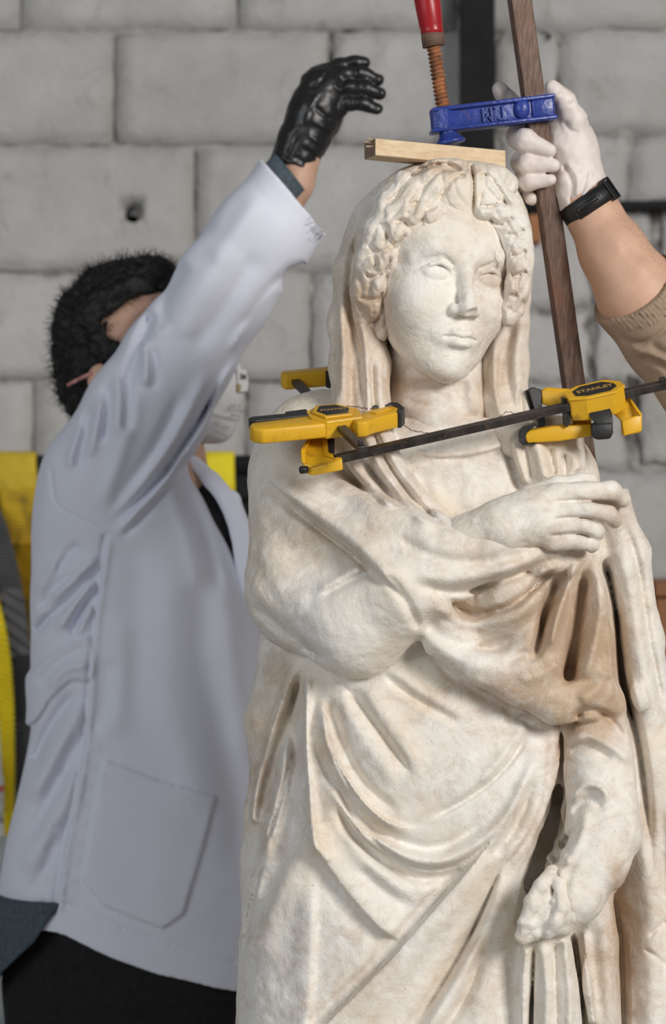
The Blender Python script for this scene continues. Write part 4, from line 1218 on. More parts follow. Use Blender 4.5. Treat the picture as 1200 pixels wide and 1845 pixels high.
# long clamp: bar crosses in front of the neck
K2 = empty('quick_clamp', W(1060, 740, 130), 'long yellow clamp whose black bar crosses in front of the statue neck', 'clamp', 'yellow one-hand clamps')
la, lb = W(604, 831, 222), W(1265, 681, 140)
f2 = Frame(W(1072, 722, 158), lb - la, E(0, -0.45, -1))     # x along the bar to the right, y to the back
if f2.z.z < 0: f2.z = -f2.z
L0 = (la - f2.o).dot(f2.x) / UU; L1 = (lb - f2.o).dot(f2.x) / UU
cb = f2.poly('bar', [(L0, -3.5), (L1, -3.5), (L1, 11), (L0, 11)], -8, 6, M_CBAR, K2, .8)
f2.poly('stop_pin', [(L1 - 74, -3), (L1 - 64, -3), (L1 - 64, 6), (L1 - 74, 6)], 6, 14, M_CBAR, cb, 1)
bd2 = f2.poly('body', [(-46, -6), (-20, -20), (30, -20), (54, -4), (54, 22), (30, 40), (-20, 40), (-46, 26)], -26, 14, M_YEL, K2, 2.5)
f2.poly('badge_rim', [(-48, -8), (-18, -22), (34, -22), (56, -4), (54, 20), (32, 42), (-20, 42), (-48, 26)], 13, 18, M_YEL, bd2, 1.6)
bg2 = f2.poly('badge', [(-34, -4), (-14, -14), (26, -14), (42, 0), (40, 16), (24, 32), (-16, 32), (-34, 18)], 17, 19.2, M_BLK, bd2, .5)
place_text('lettering', 'STANLEY', 16 * UU, 0.15 * UU, f2(4, 8, 19.4), f2.x, f2.y, M_BRONZE, bd2, True, 1.0)
# jaw: two arms reaching to the pad, open between them
def wpoly(name, pts, ext, mat, parent, bev=1.5, smooth=False):
    return link(name, prism(name, [W(*p) for p in pts], E(*ext), bev * UU), mat, parent, smooth)
j2 = wpoly('jaw', [(944, 784, 150), (954, 776, 150), (1000, 768, 150), (1066, 764, 146), (1066, 786, 146), (1010, 795, 150), (950, 799, 150)], (0, -4, -34), M_YEL, K2, 3, True)
wpoly('jaw', [(975, 705, 96), (985, 698, 96), (1050, 703, 110), (1056, 716, 110), (1030, 738, 110), (1000, 735, 100), (977, 728, 96)], (0, -2, -26), M_YEL, K2, 3, True)
wpoly('jaw_bridge', [(1030, 730, 120), (1066, 730, 120), (1066, 768, 135), (1034, 772, 135)], (0, -2, -30), M_YEL, K2, 3, True)
wpoly('jaw_pad', [(936, 778, 152), (946, 768, 152), (966, 764, 150), (962, 770, 150), (950, 778, 150), (947, 798, 150), (966, 799, 148), (962, 803, 150), (942, 802, 152), (936, 796, 152)], (0, -4, -44), M_BLK, K2, 1.5)
wpoly('jaw_pad', [(951, 700, 100), (960, 697, 98), (976, 702, 96), (977, 742, 98), (966, 748, 102)], (0, 2, -40), M_BLK, K2, 2)
wpoly('jaw_pad', [(966, 744, 112), (980, 742, 112), (984, 766, 125), (972, 770, 125)], (0, 0, -30), M_BLK, K2, 1.5)
wpoly('brake_plate', [(1012, 717, 158), (1016, 715, 158), (1028, 731, 158), (1028, 761, 158), (1023, 770, 158), (1017, 766, 158)], (0, -3, -30), M_CBAR, K2, .8)
# handle: an open channel, with the trigger in front
hn = wpoly('handle', [(1096, 722, 120), (1110, 706, 112), (1126, 706, 112), (1157, 746, 150), (1157, 776, 152), (1152, 780, 152), (1122, 786, 156), (1120, 760, 156), (1098, 738, 130)], (0, -3, -22), M_YEL, K2, 2.5, True)
wpoly('handle_lip', [(1120, 758, 158), (1156, 746, 154), (1157, 777, 154), (1124, 786, 158)], (0, -1, -10), M_YEL, hn, 2.2, True)
wpoly('handle_lip', [(1124, 706, 116), (1130, 708, 118), (1158, 747, 158), (1153, 749, 160)], (0, 2, -26), M_YEL, hn, 1.5, True)
tg = wpoly('trigger', [(1054, 731, 168), (1096, 728, 164), (1103, 744, 176), (1105, 764, 182), (1076, 767, 184), (1064, 752, 178)], (0, -3, -26), M_BLK, K2, 3, True)
wpoly('trigger_tip', [(1066, 764, 186), (1104, 761, 184), (1105, 780, 184), (1100, 791, 183), (1076, 793, 184), (1067, 788, 186)], (0, -3, -30), M_BLK, tg, 4, True)
# fixed jaw at the left end of the bar
fx2 = wpoly('fixed_jaw', [(545, 832, 220), (564, 838, 228), (616, 826, 232), (618, 847, 232), (566, 857, 228), (555, 855, 226), (546, 846, 220)], (0, -3, -22), M_YEL, K2, 2.2, True)
wpoly('jaw_web', [(548, 836, 218), (546, 812, 194), (560, 790, 156), (584, 788, 154), (590, 818, 198), (614, 828, 224), (566, 840, 224)], (0, -2, -14), M_YEL, fx2, 2, True)
wpoly('jaw_rim', [(543, 834, 224), (542, 810, 200), (557, 786, 158), (563, 790, 160), (550, 813, 204), (551, 836, 226)], (0, -3, -20), M_YEL, fx2, 1.6, True)
wpoly('jaw_rim', [(580, 787, 160), (589, 787, 160), (592, 817, 204), (617, 827, 230), (614, 832, 232), (584, 820, 206)], (0, -3, -20), M_YEL, fx2, 1.6, True)
wpoly('jaw_pad', [(588, 790, 156), (603, 790, 156), (603, 818, 196), (590, 819, 196)], (0, -2, -24), M_BLK, fx2, 1.5)
kb = W(546, 846, 228)
link('knob', lathe('knob', kb + E(8, 0, -2), kb + E(-6, 1, 2), [(0, 6 * UU), (.5, 7 * UU), (.9, 6.5 * UU), (1, 4 * UU)], 14), M_BLK, fx2)
# ------------------------------------------------------------------ person in the lab coat, behind the statue
DM = 3.7
M_COAT = simple_mat('white_cotton_coat', (0.78, 0.80, 0.90), 0.8, vary=0.03, scale=6, bump_s=0.12, bump_scale=900, bump_d=0.0006, spec=0.2)
M_SKIN = simple_mat('skin', (0.58, 0.36, 0.26), 0.5, vary=0.12, scale=40, bump_s=0.15, bump_scale=400, bump_d=0.0008, spec=0.35)
M_HAIR = simple_mat('black_hair', (0.006, 0.0055, 0.0055), 0.5, vary=0.4, scale=200, bump_s=0.6, bump_scale=400, bump_d=0.003)
M_GLOVE = simple_mat('black_nitrile', (0.012, 0.012, 0.013), 0.38, vary=0.2, scale=60, bump_s=0.25, bump_scale=110, bump_d=0.002)
M_DENIM = simple_mat('grey_blue_denim', (0.065, 0.09, 0.11), 0.85, vary=0.3, scale=200, bump_s=0.4, bump_scale=700, bump_d=0.001)
M_JEANS = simple_mat('black_jeans', (0.014, 0.014, 0.015), 0.85, vary=0.3, scale=120, bump_s=0.3, bump_scale=700, bump_d=0.001, spec=0.25)
M_MASK = simple_mat('white_respirator', (0.72, 0.72, 0.73), 0.8, vary=0.03, scale=20, bump_s=0.15, bump_scale=500)
M_PRINT = simple_mat('grey_print', (0.25, 0.25, 0.27), 0.8, bump_s=0)
M_BLACKP = simple_mat('black_print', (0.02, 0.02, 0.02), 0.6, bump_s=0)
M_PINK = simple_mat('pink_elastic', (0.52, 0.24, 0.22), 0.7)
M_SHOE = simple_mat('dark_leather', (0.02, 0.018, 0.016), 0.5)

MAN = empty('person', Vector((at(250, 0, DM).x, DM, 0)), 'person in white lab coat, respirator and black glove raising one arm behind the statue', 'person')

def man_coat():
    s = Sculpt(DM, (-60, 250, -215), (650, 1800, 250), 4.2)
    s.loft([(800, 150, 310, -110, 110), (850, 96, 338, -150, 130), (900, 74, 372, -165, 150), (950, 62, 402, -172, 160), (1000, 58, 430, -180, 165), (1100, 57, 466, -180, 165), (1200, 57, 485, -175, 165),
            (1300, 58, 492, -175, 170), (1400, 40, 500, -178, 175), (1500, 16, 510, -182, 182), (1600, -2, 518, -185, 188), (1700, -12, 525, -188, 190), (1825, -14, 530, -190, 190)], ex=2.3)
    s.ell((208, 905, 20), (138, 120, 150), 40)
    s.ell((190, 850, 30), (112, 85, 120), 30)
    s.push()
    s.chain([(205, 850, 60, 118), (258, 745, 105, 104), (318, 650, 125, 96), (400, 525, 135, 90), (470, 430, 130, 88), (545, 335, 122, 84), (600, 270, 118, 80)], kin=24)
    s.pop(26)
    hem = np.interp(s.x, [-60, 0, 95, 130, 200, 290, 425, 530, 650], [1662, 1660, 1652, 1658, 1690, 1722, 1758, 1776, 1780])
    s.F = np.maximum(s.F, (s.y[None, :] - hem[:, None])[:, :, None].astype(np.float32))
    # cut and hollow the sleeve at the cuff
    c = s.p((535, 361, 122)); n = np.array([.757, -.652, .05]); n /= np.linalg.norm(n)
    X, Y, Z = s.x[:, None, None], s.y[None, :, None], s.z[None, None, :]
    pl = (X - c[0]) * n[0] + (Y - c[1]) * n[1] + (Z - c[2]) * n[2]
    near = (pl > -40) & (Y < 560)
    s.F = np.where(near, np.maximum(s.F, pl), s.F).astype(np.float32)
    s.cap((478, 428, 128), (620, 262, 118), 76, 76, 0, 'sub')
    def S(pts, w, a, *q, **kw): s.stroke(pts, w, a * 1.6, *q, **kw)
    # seams
    S([(92, 842), (99, 900), (124, 924), (188, 956)], 3.5, -4, 'sharp', taper=.03)
    S([(190, 958), (176, 1060), (167, 1140), (160, 1224), (151, 1320), (133, 1435), (114, 1518), (96, 1650)], 5, -7, 'sharp', taper=.01)
    S([(198, 970), (184, 1060), (174, 1140), (168, 1224), (160, 1320), (143, 1435), (124, 1518), (106, 1650)], 6, 4, taper=.02)
    # armpit folds
    S([(196, 950), (280, 868), (352, 768), (402, 676)], 9, -12, 'sharp'); S([(202, 968), (288, 880), (352, 798), (392, 736)], 9, 9)
    S([(215, 975), (300, 880), (345, 812)], 7, -9, 'sharp'); S([(196, 930), (262, 860), (325, 772), (380, 660)], 14, 9)
    S([(188, 935), (240, 870), (290, 790), (330, 700)], 12, -7); S([(180, 915), (210, 840), (232, 760), (240, 690)], 16, 7)
    S([(300, 850), (360, 770), (400, 690), (430, 640)], 6, 7)
    # sleeve
    S([(232, 690), (252, 620), (280, 556)], 11, -10); S([(276, 706), (282, 664), (272, 620)], 8, -7, 'sharp'); S([(262, 700), (262, 650), (255, 610)], 9, 8)
    S([(228, 782), (233, 722), (226, 668)], 10, -10); S([(210, 790), (214, 720), (212, 670)], 9, 7)
    S([(186, 800), (192, 740), (196, 690)], 9, -8); S([(160, 830), (176, 760), (186, 710)], 9, 8)
    S([(140, 850), (150, 790), (166, 730)], 8, -7); S([(122, 850), (134, 800), (148, 765)], 8, 6)
    S([(295, 600), (300, 540), (340, 470)], 14, -6); S([(320, 620), (350, 540), (420, 440)], 24, 7); S([(340, 640), (400, 560), (470, 450)], 16, -5)
    S([(275, 600), (290, 602), (305, 580)], 8, 3); S([(430, 600), (490, 520), (540, 470)], 9, -7); S([(410, 640), (460, 560), (510, 500)], 8, 6)
    S([(505, 525), (530, 490), (550, 470)], 6, -6); S([(380, 480), (430, 410), (470, 350)], 18, 5); S([(456, 330), (556, 448)], 3, -1.2, 'sharp', taper=.02)
    # back, above the half belt
    S([(188, 1014), (137, 1069), (80, 1120), (62, 1150)], 8, -11); S([(180, 1000), (130, 1045), (85, 1085)], 9, 9)
    S([(183, 1050), (151, 1094), (126, 1152)], 8, -11); S([(172, 1040), (142, 1080), (100, 1140)], 9, 9)
    S([(137, 1030), (100, 1060), (70, 1100)], 8, -7); S([(170, 1090), (150, 1120), (140, 1150)], 7, 8)
    S([(120, 990), (90, 1030), (68, 1070)], 8, 6); S([(150, 980), (120, 1000), (100, 1030)], 9, -7)
    # half belt
    s.patch([(167, 1142), (166, 1221), (128, 1226), (92, 1258), (62, 1300), (44, 1300), (44, 1225), (66, 1202), (110, 1168)], 11, 3)
    S([(160, 1160), (110, 1190), (66, 1240)], 10, -5); S([(162, 1200), (120, 1205), (84, 1240)], 8, 5)
    # below
    S([(152, 1262), (105, 1348), (50, 1450)], 16, 10); S([(140, 1240), (90, 1310), (56, 1390)], 10, -10); S([(155, 1310), (110, 1400), (50, 1520)], 14, -9)
    S([(146, 1380), (100, 1470), (40, 1580)], 18, 8); S([(130, 1460), (90, 1550), (50, 1620)], 12, -6)
    for y in range(1330, 1620, 34):
        S([(150 - (y - 1330) * .17, y), (166 - (y - 1330) * .17, y + 16), (182 - (y - 1330) * .17, y + 14)], 8, 2.2)
        S([(128 - (y - 1330) * .17, y + 20), (112 - (y - 1330) * .17, y + 34)], 7, -2.4)
    # broad soft folds of the side
    S([(197, 1180), (188, 1275), (160, 1330)], 16, -5); S([(220, 1100), (215, 1250), (190, 1340)], 26, 5)
    S([(310, 990), (300, 1200), (330, 1350), (380, 1480)], 34, 5); S([(360, 1000), (370, 1200), (420, 1400), (440, 1600)], 26, -5)
    S([(250, 960), (245, 1150), (240, 1300)], 24, -3); S([(400, 1000), (420, 1200), (450, 1400)], 22, 4)
    S([(330, 870), (370, 960), (400, 1080)], 12, -4); S([(300, 860), (340, 980), (360, 1080)], 16, 3)
    # hem and pocket
    hm = [(0, 1636), (95, 1628), (130, 1634), (200, 1664), (290, 1697), (425, 1733)]
    S(hm, 2.6, -4, 'sharp', taper=0)
    s.patch([(187, 1369), (290, 1408), (391, 1436), (362, 1545), (331, 1648), (293, 1674), (188, 1632), (148, 1584), (168, 1470)], 8, 2.0, True)
    for q0, q1 in (((391, 1436), (331, 1648)), ((331, 1648), (293, 1674)), ((293, 1674), (188, 1632)), ((188, 1632), (148, 1584)), ((148, 1584), (187, 1369))):
        S([q0, q1], 2.2, -2.5, 'sharp', taper=0)
    S([(183, 1392), (285, 1430), (386, 1458)], 2.2, -3, 'sharp', taper=.01)
    s.apply_relief(-90, 80)
    s.noise(0.8, 60, 3)
    return s

def man_body():
    s = Sculpt(DM, (60, 240, -200), (660, 1200, 260), 5.0)
    s.ell((236, 626, 0), (112, 128, 100))
    s.ell((300, 690, 0), (88, 100, 82), 40)                       # face
    s.ell((345, 745, 0), (48, 45, 52), 30)                        # jaw
    s.ell((276, 570, 0), (88, 62, 88), 20)
    s.chain([(250, 740, 0, 78), (268, 830, 5, 82), (250, 930, 0, 110), (260, 1100, 0, 120)], kin=30)
    s.chain([(340, 820, 10, 26), (352, 860, 20, 26)], kin=30)
    s.ell((180, 684, 110), (24, 30, 15), 5)                       # ear
    s.ell((186, 684, 126), (10, 17, 8), 5, 'sub')
    s.chain([(230, 880, 40, 70), (300, 690, 118, 56), (400, 530, 128, 48), (490, 400, 122, 40), (528, 330, 112, 34), (545, 290, 106, 32)], kin=20)
    # nose and brow, on the side turned away behind the arm
    s.ell((388, 680, 0), (20, 26, 18), 12); s.ell((352, 600, 0), (30, 16, 50), 20)
    for sw in (-1, 1): s.ell((362, 632, sw * 34), (12, 9, 16), 4)
    return s

def man_hair():
    s = Sculpt(DM, (60, 430, -170), (420, 800, 180), 4.0)
    s.ell((230, 612, -4), (136, 142, 120))
    s.ell((170, 690, 0), (66, 72, 92), 30)
    s.ell((262, 520, 0), (80, 54, 78), 20)
    # bald to the face side: forehead, ear, cheek
    s.ell((332, 590, 90), (138, 70, 110), 8, 'sub'); s.ell((380, 660, 60), (130, 110, 105), 8, 'sub')
    s.ell((190, 688, 122), (34, 36, 44), 8, 'sub')
    s.ell((340, 760, 0), (170, 130, 200), 10, 'sub')
    s.noise(3, 26, 3); s.noise(2.5, 10, 5)
    return s

def hair_strands(parent, V, count, length, seed, name='curls', w0=0.00045, lie=.55, mat=None):
    """short curved strands standing off the hair surface"""
    rng = np.random.default_rng(seed)
    idx = rng.choice(len(V), count)
    c = V.mean(0)
    VV = []; Q = []
    for i in idx:
        p = V[i]; n = p - c; n /= np.linalg.norm(n) + 1e-9
        d = n * lie + rng.normal(0, .6, 3); d /= np.linalg.norm(d)
        e = np.cross(d, rng.normal(0, 1, 3)); e /= np.linalg.norm(e) + 1e-9
        bend = np.cross(d, e)
        L = length * rng.uniform(.5, 1.2)
        b = len(VV)
        for k in range(4):
            t = k / 3
            q = p + d * L * t + bend * L * .8 * t * t
            ww = w0 * (1 - t * .8)
            VV.append(q - e * ww); VV.append(q + e * ww)
        for k in range(3):
            Q.append((b + 2 * k, b + 2 * k + 1, b + 2 * k + 3, b + 2 * k + 2))
    o = link(name, mesh_np(name, VV, Q), mat or M_HAIR, parent)
    o['kind'] = 'stuff'
    return o

def man_glove():
    s = Sculpt(DM, (450, 70, 20), (720, 350, 200), 2.6, 1.0)
    s.chain([(522, 306, 108, 41), (545, 255, 105, 42), (566, 205, 102, 46), (583, 165, 100, 46)], kin=16, flat=None)
    c = s.p((523, 303, 108)); n = np.array([-.38, .90, .1]); n /= np.linalg.norm(n)
    s.chain([(585, 140, 92, 26), (612, 119, 88, 14), (640, 112, 86, 12.5), (657, 113, 86, 11)], kin=8)
    s.chain([(595, 150, 104, 20), (622, 134, 112, 14), (654, 133, 114, 13), (681, 144, 112, 11)], kin=6)
    s.chain([(600, 172, 110, 18), (630, 160, 122, 14), (658, 160, 124, 13), (685, 169, 122, 11)], kin=6)
    s.chain([(600, 200, 104, 22), (628, 187, 122, 13), (654, 187, 124, 12.5), (679, 197, 122, 10.5)], kin=6)
    s.chain([(590, 225, 90, 24), (612, 190, 70, 16), (640, 180, 66, 13), (662, 186, 66, 12)], kin=8)
    pl = (s.x[:, None, None] - c[0]) * n[0] + (s.y[None, :, None] - c[1]) * n[1] + (s.z[None, None, :] - c[2]) * n[2]
    s.F = np.maximum(s.F, pl.astype(np.float32))
    rng = random.Random(5)
    for pts in [[(600, 150), (612, 162), (630, 150)], [(628, 178), (622, 195), (630, 205)], [(650, 120), (646, 142)], [(655, 148), (651, 172)], [(652, 178), (648, 198)], [(640, 102), (634, 122)],
                [(560, 215), (595, 235), (612, 222)], [(552, 240), (585, 262), (604, 250)], [(540, 262), (575, 285), (592, 276)], [(527, 280), (560, 300), (578, 300)], [(565, 190), (590, 212), (615, 210)],
                [(575, 165), (560, 190), (548, 230)], [(590, 130), (575, 150), (560, 160)], [(545, 225), (530, 255), (515, 290)]]:
        s.stroke(pts, 3.2, rng.choice([-4, -3.4, 3.4]), 'ridge')
    s.apply_relief(90, 30)
    s.noise(0.8, 14, 4)
    return s

def man_mask():
    s = Sculpt(DM, (300, 600, -120), (480, 830, 120), 3.0, 1.0)
    s.ell((372, 715, 0), (62, 84, 78))
    s.ell((402, 690, 0), (38, 56, 50), 16)
    s.cap((395, 770, -20), (395, 770, 20), 26, 26, 16)
    s.stroke([(370, 740), (405, 752), (440, 756)], 4, 5, 'step', -1, edge=3)
    s.apply_relief(-50, 40)
    return s

def man_jeans():
    s = Sculpt(DM, (-60, 1580, -260), (600, 2040, 260), 6.0)
    s.loft([(1590, 20, 470, -150, 150), (1680, 8, 490, -165, 165), (1760, 4, 500, -170, 172), (1860, 12, 500, -172, 172), (1960, 20, 490, -165, 165), (2040, 24, 480, -160, 160)], ex=2.3)
    S = s.stroke
    S([(90, 1650), (100, 1700), (108, 1760), (112, 1850)], 4, -7, 'sharp', taper=0)
    S([(104, 1728), (160, 1738), (240, 1732), (300, 1722)], 3.5, 5, taper=.03); S([(104, 1736), (160, 1746), (240, 1740), (300, 1730)], 3, -5, 'sharp', taper=.03)
    S([(0, 1760), (40, 1748), (46, 1800), (58, 1850)], 3.5, -5, 'sharp', taper=0)
    S([(140, 1660), (137, 1720)], 3, -4, 'sharp', taper=0); S([(200, 1780), (260, 1830)], 14, 5)
    s.apply_relief(-40, 60)
    return s

def man_legs():
    s = Sculpt(DM, (-60, 1990, -260), (600, 2840, 300), 11.0)
    for w, dx in ((85, -10), (-85, 20)):
        s.chain([(255 + dx, 1985, w, 150), (250 + dx, 2250, w, 105), (240 + dx, 2500, w, 78), (235 + dx, 2740, w, 66)], kin=30, flat=(2, .62))
    return s

man_coat_o = man_coat().build('lab_coat', M_COAT, MAN)
man_body().build('body', M_SKIN, MAN, 2)
hs = man_hair(); Vh, Qh = hs.net('hair'); Vw = hs.world(Vh)
hair_o = link('hair', mesh_np('hair', Vw, Qh), M_HAIR, MAN)
hair_strands(hair_o, Vw, 9000, 0.013, 3)
man_glove().build('glove', M_GLOVE, MAN)
man_jeans().build('jeans', M_JEANS, MAN)
man_legs().build('trouser_legs', M_JEANS, MAN)
for dw in (85, -85):
    ss = Sculpt(DM, (120, 2700, -230), (480, 2832, 230), 8.0)
    ss.ell((275 if dw > 0 else 300, 2795, dw), (125, 40, 48)); ss.ell((235 if dw > 0 else 260, 2760, dw), (62, 60, 46), 20)
    ss.F = np.maximum(ss.F, (ss.y - (922.5 + CAMZ / ss.U - 1))[None, :, None].astype(np.float32))
    ss.build('shoe', M_SHOE, MAN)
# collar and shirt front
cs = Sculpt(DM, (320, 800, -60), (520, 1100, 200), 3.0, 1.0)
cs.chain([(350, 832, 50, 12), (382, 866, 60, 15), (414, 902, 66, 19), (436, 960, 68, 20), (452, 1060, 70, 24)], kin=8, flat=(2, .5))
cs.stroke([(360, 850), (400, 900), (425, 960)], 5, 4); cs.stroke([(400, 875), (420, 890), (424, 905)], 5, -5)
cs.apply_relief()
cs.build('collar', M_COAT, MAN)
cs = Sculpt(DM, (340, 830, -80), (520, 1120, 120), 4.0)
cs.chain([(350, 860, 10, 30), (392, 950, 20, 34), (420, 1060, 20, 44)], kin=16)
cs.build('dark_shirt', M_JEANS, MAN)
# denim shirt: cuff inside the sleeve and tail under the hem
def tube(name, stations, mat, parent, seg=28, thick=0.0):
    """open tube through (centre, radius vector a, radius vector b) stations"""
    V = []; Q = []
    for c, a, b in stations:
        for k in range(seg):
            t = 2 * math.pi * k / seg
            V.append(c + a * math.cos(t) + b * math.sin(t))
    n = len(stations)
    for i in range(n - 1):
        for k in range(seg):
            k2 = (k + 1) % seg; Q.append((i * seg + k, i * seg + k2, (i + 1) * seg + k2, (i + 1) * seg + k))
    o = link(name, mesh_np(name, V, Q), mat, parent)
    if thick:
        m = o.modifiers.new('thickness', 'SOLIDIFY'); m.thickness = thick; m.offset = 0
    return o
UM = DM / FPX
def WM(px, py, w): return at(px, py, DM - w * UM)
def EM(dx, dy, dw): return Vector((dx * UM, -dw * UM, -dy * UM))
axd = EM(.757, -.652, 0).normalized()
ra = EM(.62, .78, 0).normalized(); rb = EM(0, 0, 1).normalized()
tube('shirt_cuff', [(WM(470, 392, 122), ra * 52 * UM, rb * 46 * UM), (WM(500, 345, 118), ra * 46 * UM, rb * 44 * UM), (WM(524, 314, 115), ra * 46 * UM, rb * 44 * UM)], M_DENIM, MAN, 28, 0.003)
ts = Sculpt(DM, (-60, 1600, -160), (160, 1800, 240), 4.0)
ts.loft([(1600, -10, 300, -140, 176), (1700, -18, 300, -150, 182), (1800, -22, 300, -150, 186)], ex=2.3)
tail = np.interp(ts.x, [-60, 0, 20, 50, 80, 100, 160], [1800, 1762, 1730, 1700, 1672, 1640, 1560])
ts.F = np.maximum(ts.F, (ts.y[None, :] - tail[:, None])[:, :, None].astype(np.float32))
ts.stroke([(0, 1752), (20, 1720), (50, 1690), (84, 1660)], 3, -4, 'sharp'); ts.apply_relief()
ts.build('shirt_tail', M_DENIM, MAN)
# respirator with valve, print and straps
mk = man_mask().build('respirator', M_MASK, MAN)
V0 = [WM(412, 662, 44), WM(440, 664, 12), WM(444, 708, 12), WM(413, 714, 44)]
vb = link('valve', prism('valve', V0, EM(-22, 0, -26), 0.003), M_MASK, mk, False)
link('valve_cap', prism('valve_cap', [WM(424, 664, 40), WM(441, 666, 18), WM(445, 690, 18), WM(443, 706, 20), WM(426, 708, 40)], EM(4, 0, 6), 0.002), M_MASK, mk, False)
nrm = (WM(441, 666, 18) - WM(424, 664, 40)); dn = WM(426, 708, 40) - WM(424, 664, 40)
out = dn.cross(nrm); out = out if out.y < 0 else -out; out.normalize()
place_text('lettering', '3M', 15 * UM, 0.2 * UM, (WM(424, 664, 40) * .5 + WM(441, 666, 18) * .5) + dn * .34 + EM(4, 0, 6) + out * .0006, nrm, -dn, M_BLACKP, mk, True)
link('valve_vent', prism('valve_vent', [WM(424, 692, 41), WM(430, 692, 34), WM(430, 706, 34), WM(425, 706, 41)], EM(4.4, 0, 6.8), 0.0005), simple_mat('tan_foam', (0.42, 0.33, 0.18), .8), mk, False)
def surf_text(body, px, py, size, w, rot=0):
    me_o = place_text('lettering', body, size * UM, 0.1 * UM, WM(px, py, w), EM(.82, .10 + rot, -.55), EM(0.05, -1, .25), M_PRINT, mk)
surf_text('NR D', 424, 732, 9, 58); surf_text('EN 149:2001', 424, 740, 7, 58); surf_text('FFP3', 424, 750, 10, 58, .05)
surf_text('CE 2797', 400, 768, 10, 60, .2); surf_text('respirator', 396, 780, 8, 58, .25)
st_ = [WM(122, 694, 96), WM(140, 684, 112), WM(166, 672, 122)]
for i in range(2):
    link('mask_strap', lathe('mask_strap', st_[i], st_[i + 1], [(0, 3.4 * UM), (1, 3.4 * UM)], 10), M_PINK, mk)
# ------------------------------------------------------------------ second person, reaching in from the right
M_LATEX = simple_mat('white_latex_glove', (0.74, 0.66, 0.62), 0.55, vary=0.06, scale=30, bump_s=0.25, bump_scale=150, bump_d=0.0012, dirt=((0.62, 0.42, 0.30), 0.30, 22))
M_ARM = simple_mat('forearm_skin', (0.60, 0.37, 0.26), 0.5, vary=0.10, scale=30, bump_s=0.25, bump_scale=350, bump_d=0.0008, spec=0.35)
M_KNIT = simple_mat('tan_sweatshirt', (0.36, 0.265, 0.19), 0.9, vary=0.08, scale=30, bump_s=0.4, bump_scale=900, bump_d=0.001, spec=0.15)
M_STRAP = simple_mat('black_watch_strap', (0.008, 0.008, 0.009), 0.45, vary=0.2, scale=60, bump_s=0.1)
M_TROUS = simple_mat('dark_trousers', (0.03, 0.032, 0.04), 0.9)
HELP = empty('person', Vector((0.80, 3.05, 0)), 'person at the right in tan sweatshirt and white glove gripping the brown steel bar', 'person')

def helper_glove():
    s = Sculpt(DS, (870, 120, -170), (1130, 430, 90), 2.6, 1.0)
    s.chain([(1056, 372, -58, 51), (1041, 328, -62, 46), (1026, 270, -66, 44), (1018, 222, -68, 38)], kin=20)
    s.ell((1040, 285, -62), (34, 62, 34), 20)
    # thumb up along the right of the bar
    s.chain([(1036, 262, -50, 27), (1034, 215, -36, 22), (1018, 182, -24, 18), (1000, 165, -16, 15), (994, 156, -14, 12)], kin=10)
    # fingers: from behind the bar, round its left side, tips on its front
    s.chain([(1010, 235, -84, 22), (962, 236, -82, 21), (936, 246, -52, 23), (948, 254, -10, 21), (990, 271, 0, 12.5)], kin=7)
    s.chain([(1012, 275, -86, 21), (968, 284, -84, 20), (940, 293, -56, 20), (952, 295, -16, 18.5), (997, 298, -4, 12)], kin=5)
    s.chain([(1018, 312, -84, 20), (972, 320, -82, 18), (942, 328, -58, 18), (954, 328, -22, 16), (991, 324, -12, 11)], kin=5)
    s.chain([(1026, 345, -82, 18), (978, 352, -84, 16), (952, 352, -66, 14), (958, 358, -46, 12)], kin=6)
    s.chain([(1000, 225, -88, 20), (950, 200, -86, 17), (918, 180, -74, 15), (904, 166, -66, 14), (900, 160, -66, 13)], kin=8)
    c = s.p((1062, 385, -58)); n = np.array([.60, .80, 0]); 
    pl = (s.x[:, None, None] - c[0]) * n[0] + (s.y[None, :, None] - c[1]) * n[1] + 0 * s.z[None, None, :]
    s.F = np.maximum(s.F, (pl + 34).astype(np.float32))
    for pts, a in [([(1015, 215), (1028, 235), (1046, 240)], -4), ([(1010, 290), (1030, 330), (1026, 370)], -5), ([(1022, 290), (1040, 320), (1040, 360)], 4), ([(1060, 300), (1050, 340), (1032, 372)], -4),
                   ([(1005, 172), (1016, 166)], -3), ([(1022, 190), (1036, 184)], -3), ([(930, 232), (960, 238)], 2), ([(1064, 330), (1046, 360), (1024, 378)], 5)]:
        s.stroke(pts, 4, a)
    s.apply_relief(-60, 30)
    s.noise(0.7, 12, 4)
    return s

def helper_arm():
    s = Sculpt(DS, (990, 290, -200), (1420, 800, 120), 4.0)
    s.chain([(1042, 335, -60, 22), (1052, 358, -58, 44), (1070, 388, -56, 48), (1104, 452, -50, 60), (1148, 525, -44, 73), (1215, 610, -40, 78), (1290, 690, -40, 76), (1400, 730, -40, 80)], kin=16)
    s.stroke([(1080, 400), (1120, 450), (1170, 500)], 18, 4); s.stroke([(1120, 440), (1160, 470)], 14, -3)
    s.apply_relief(-80, 40)
    return s

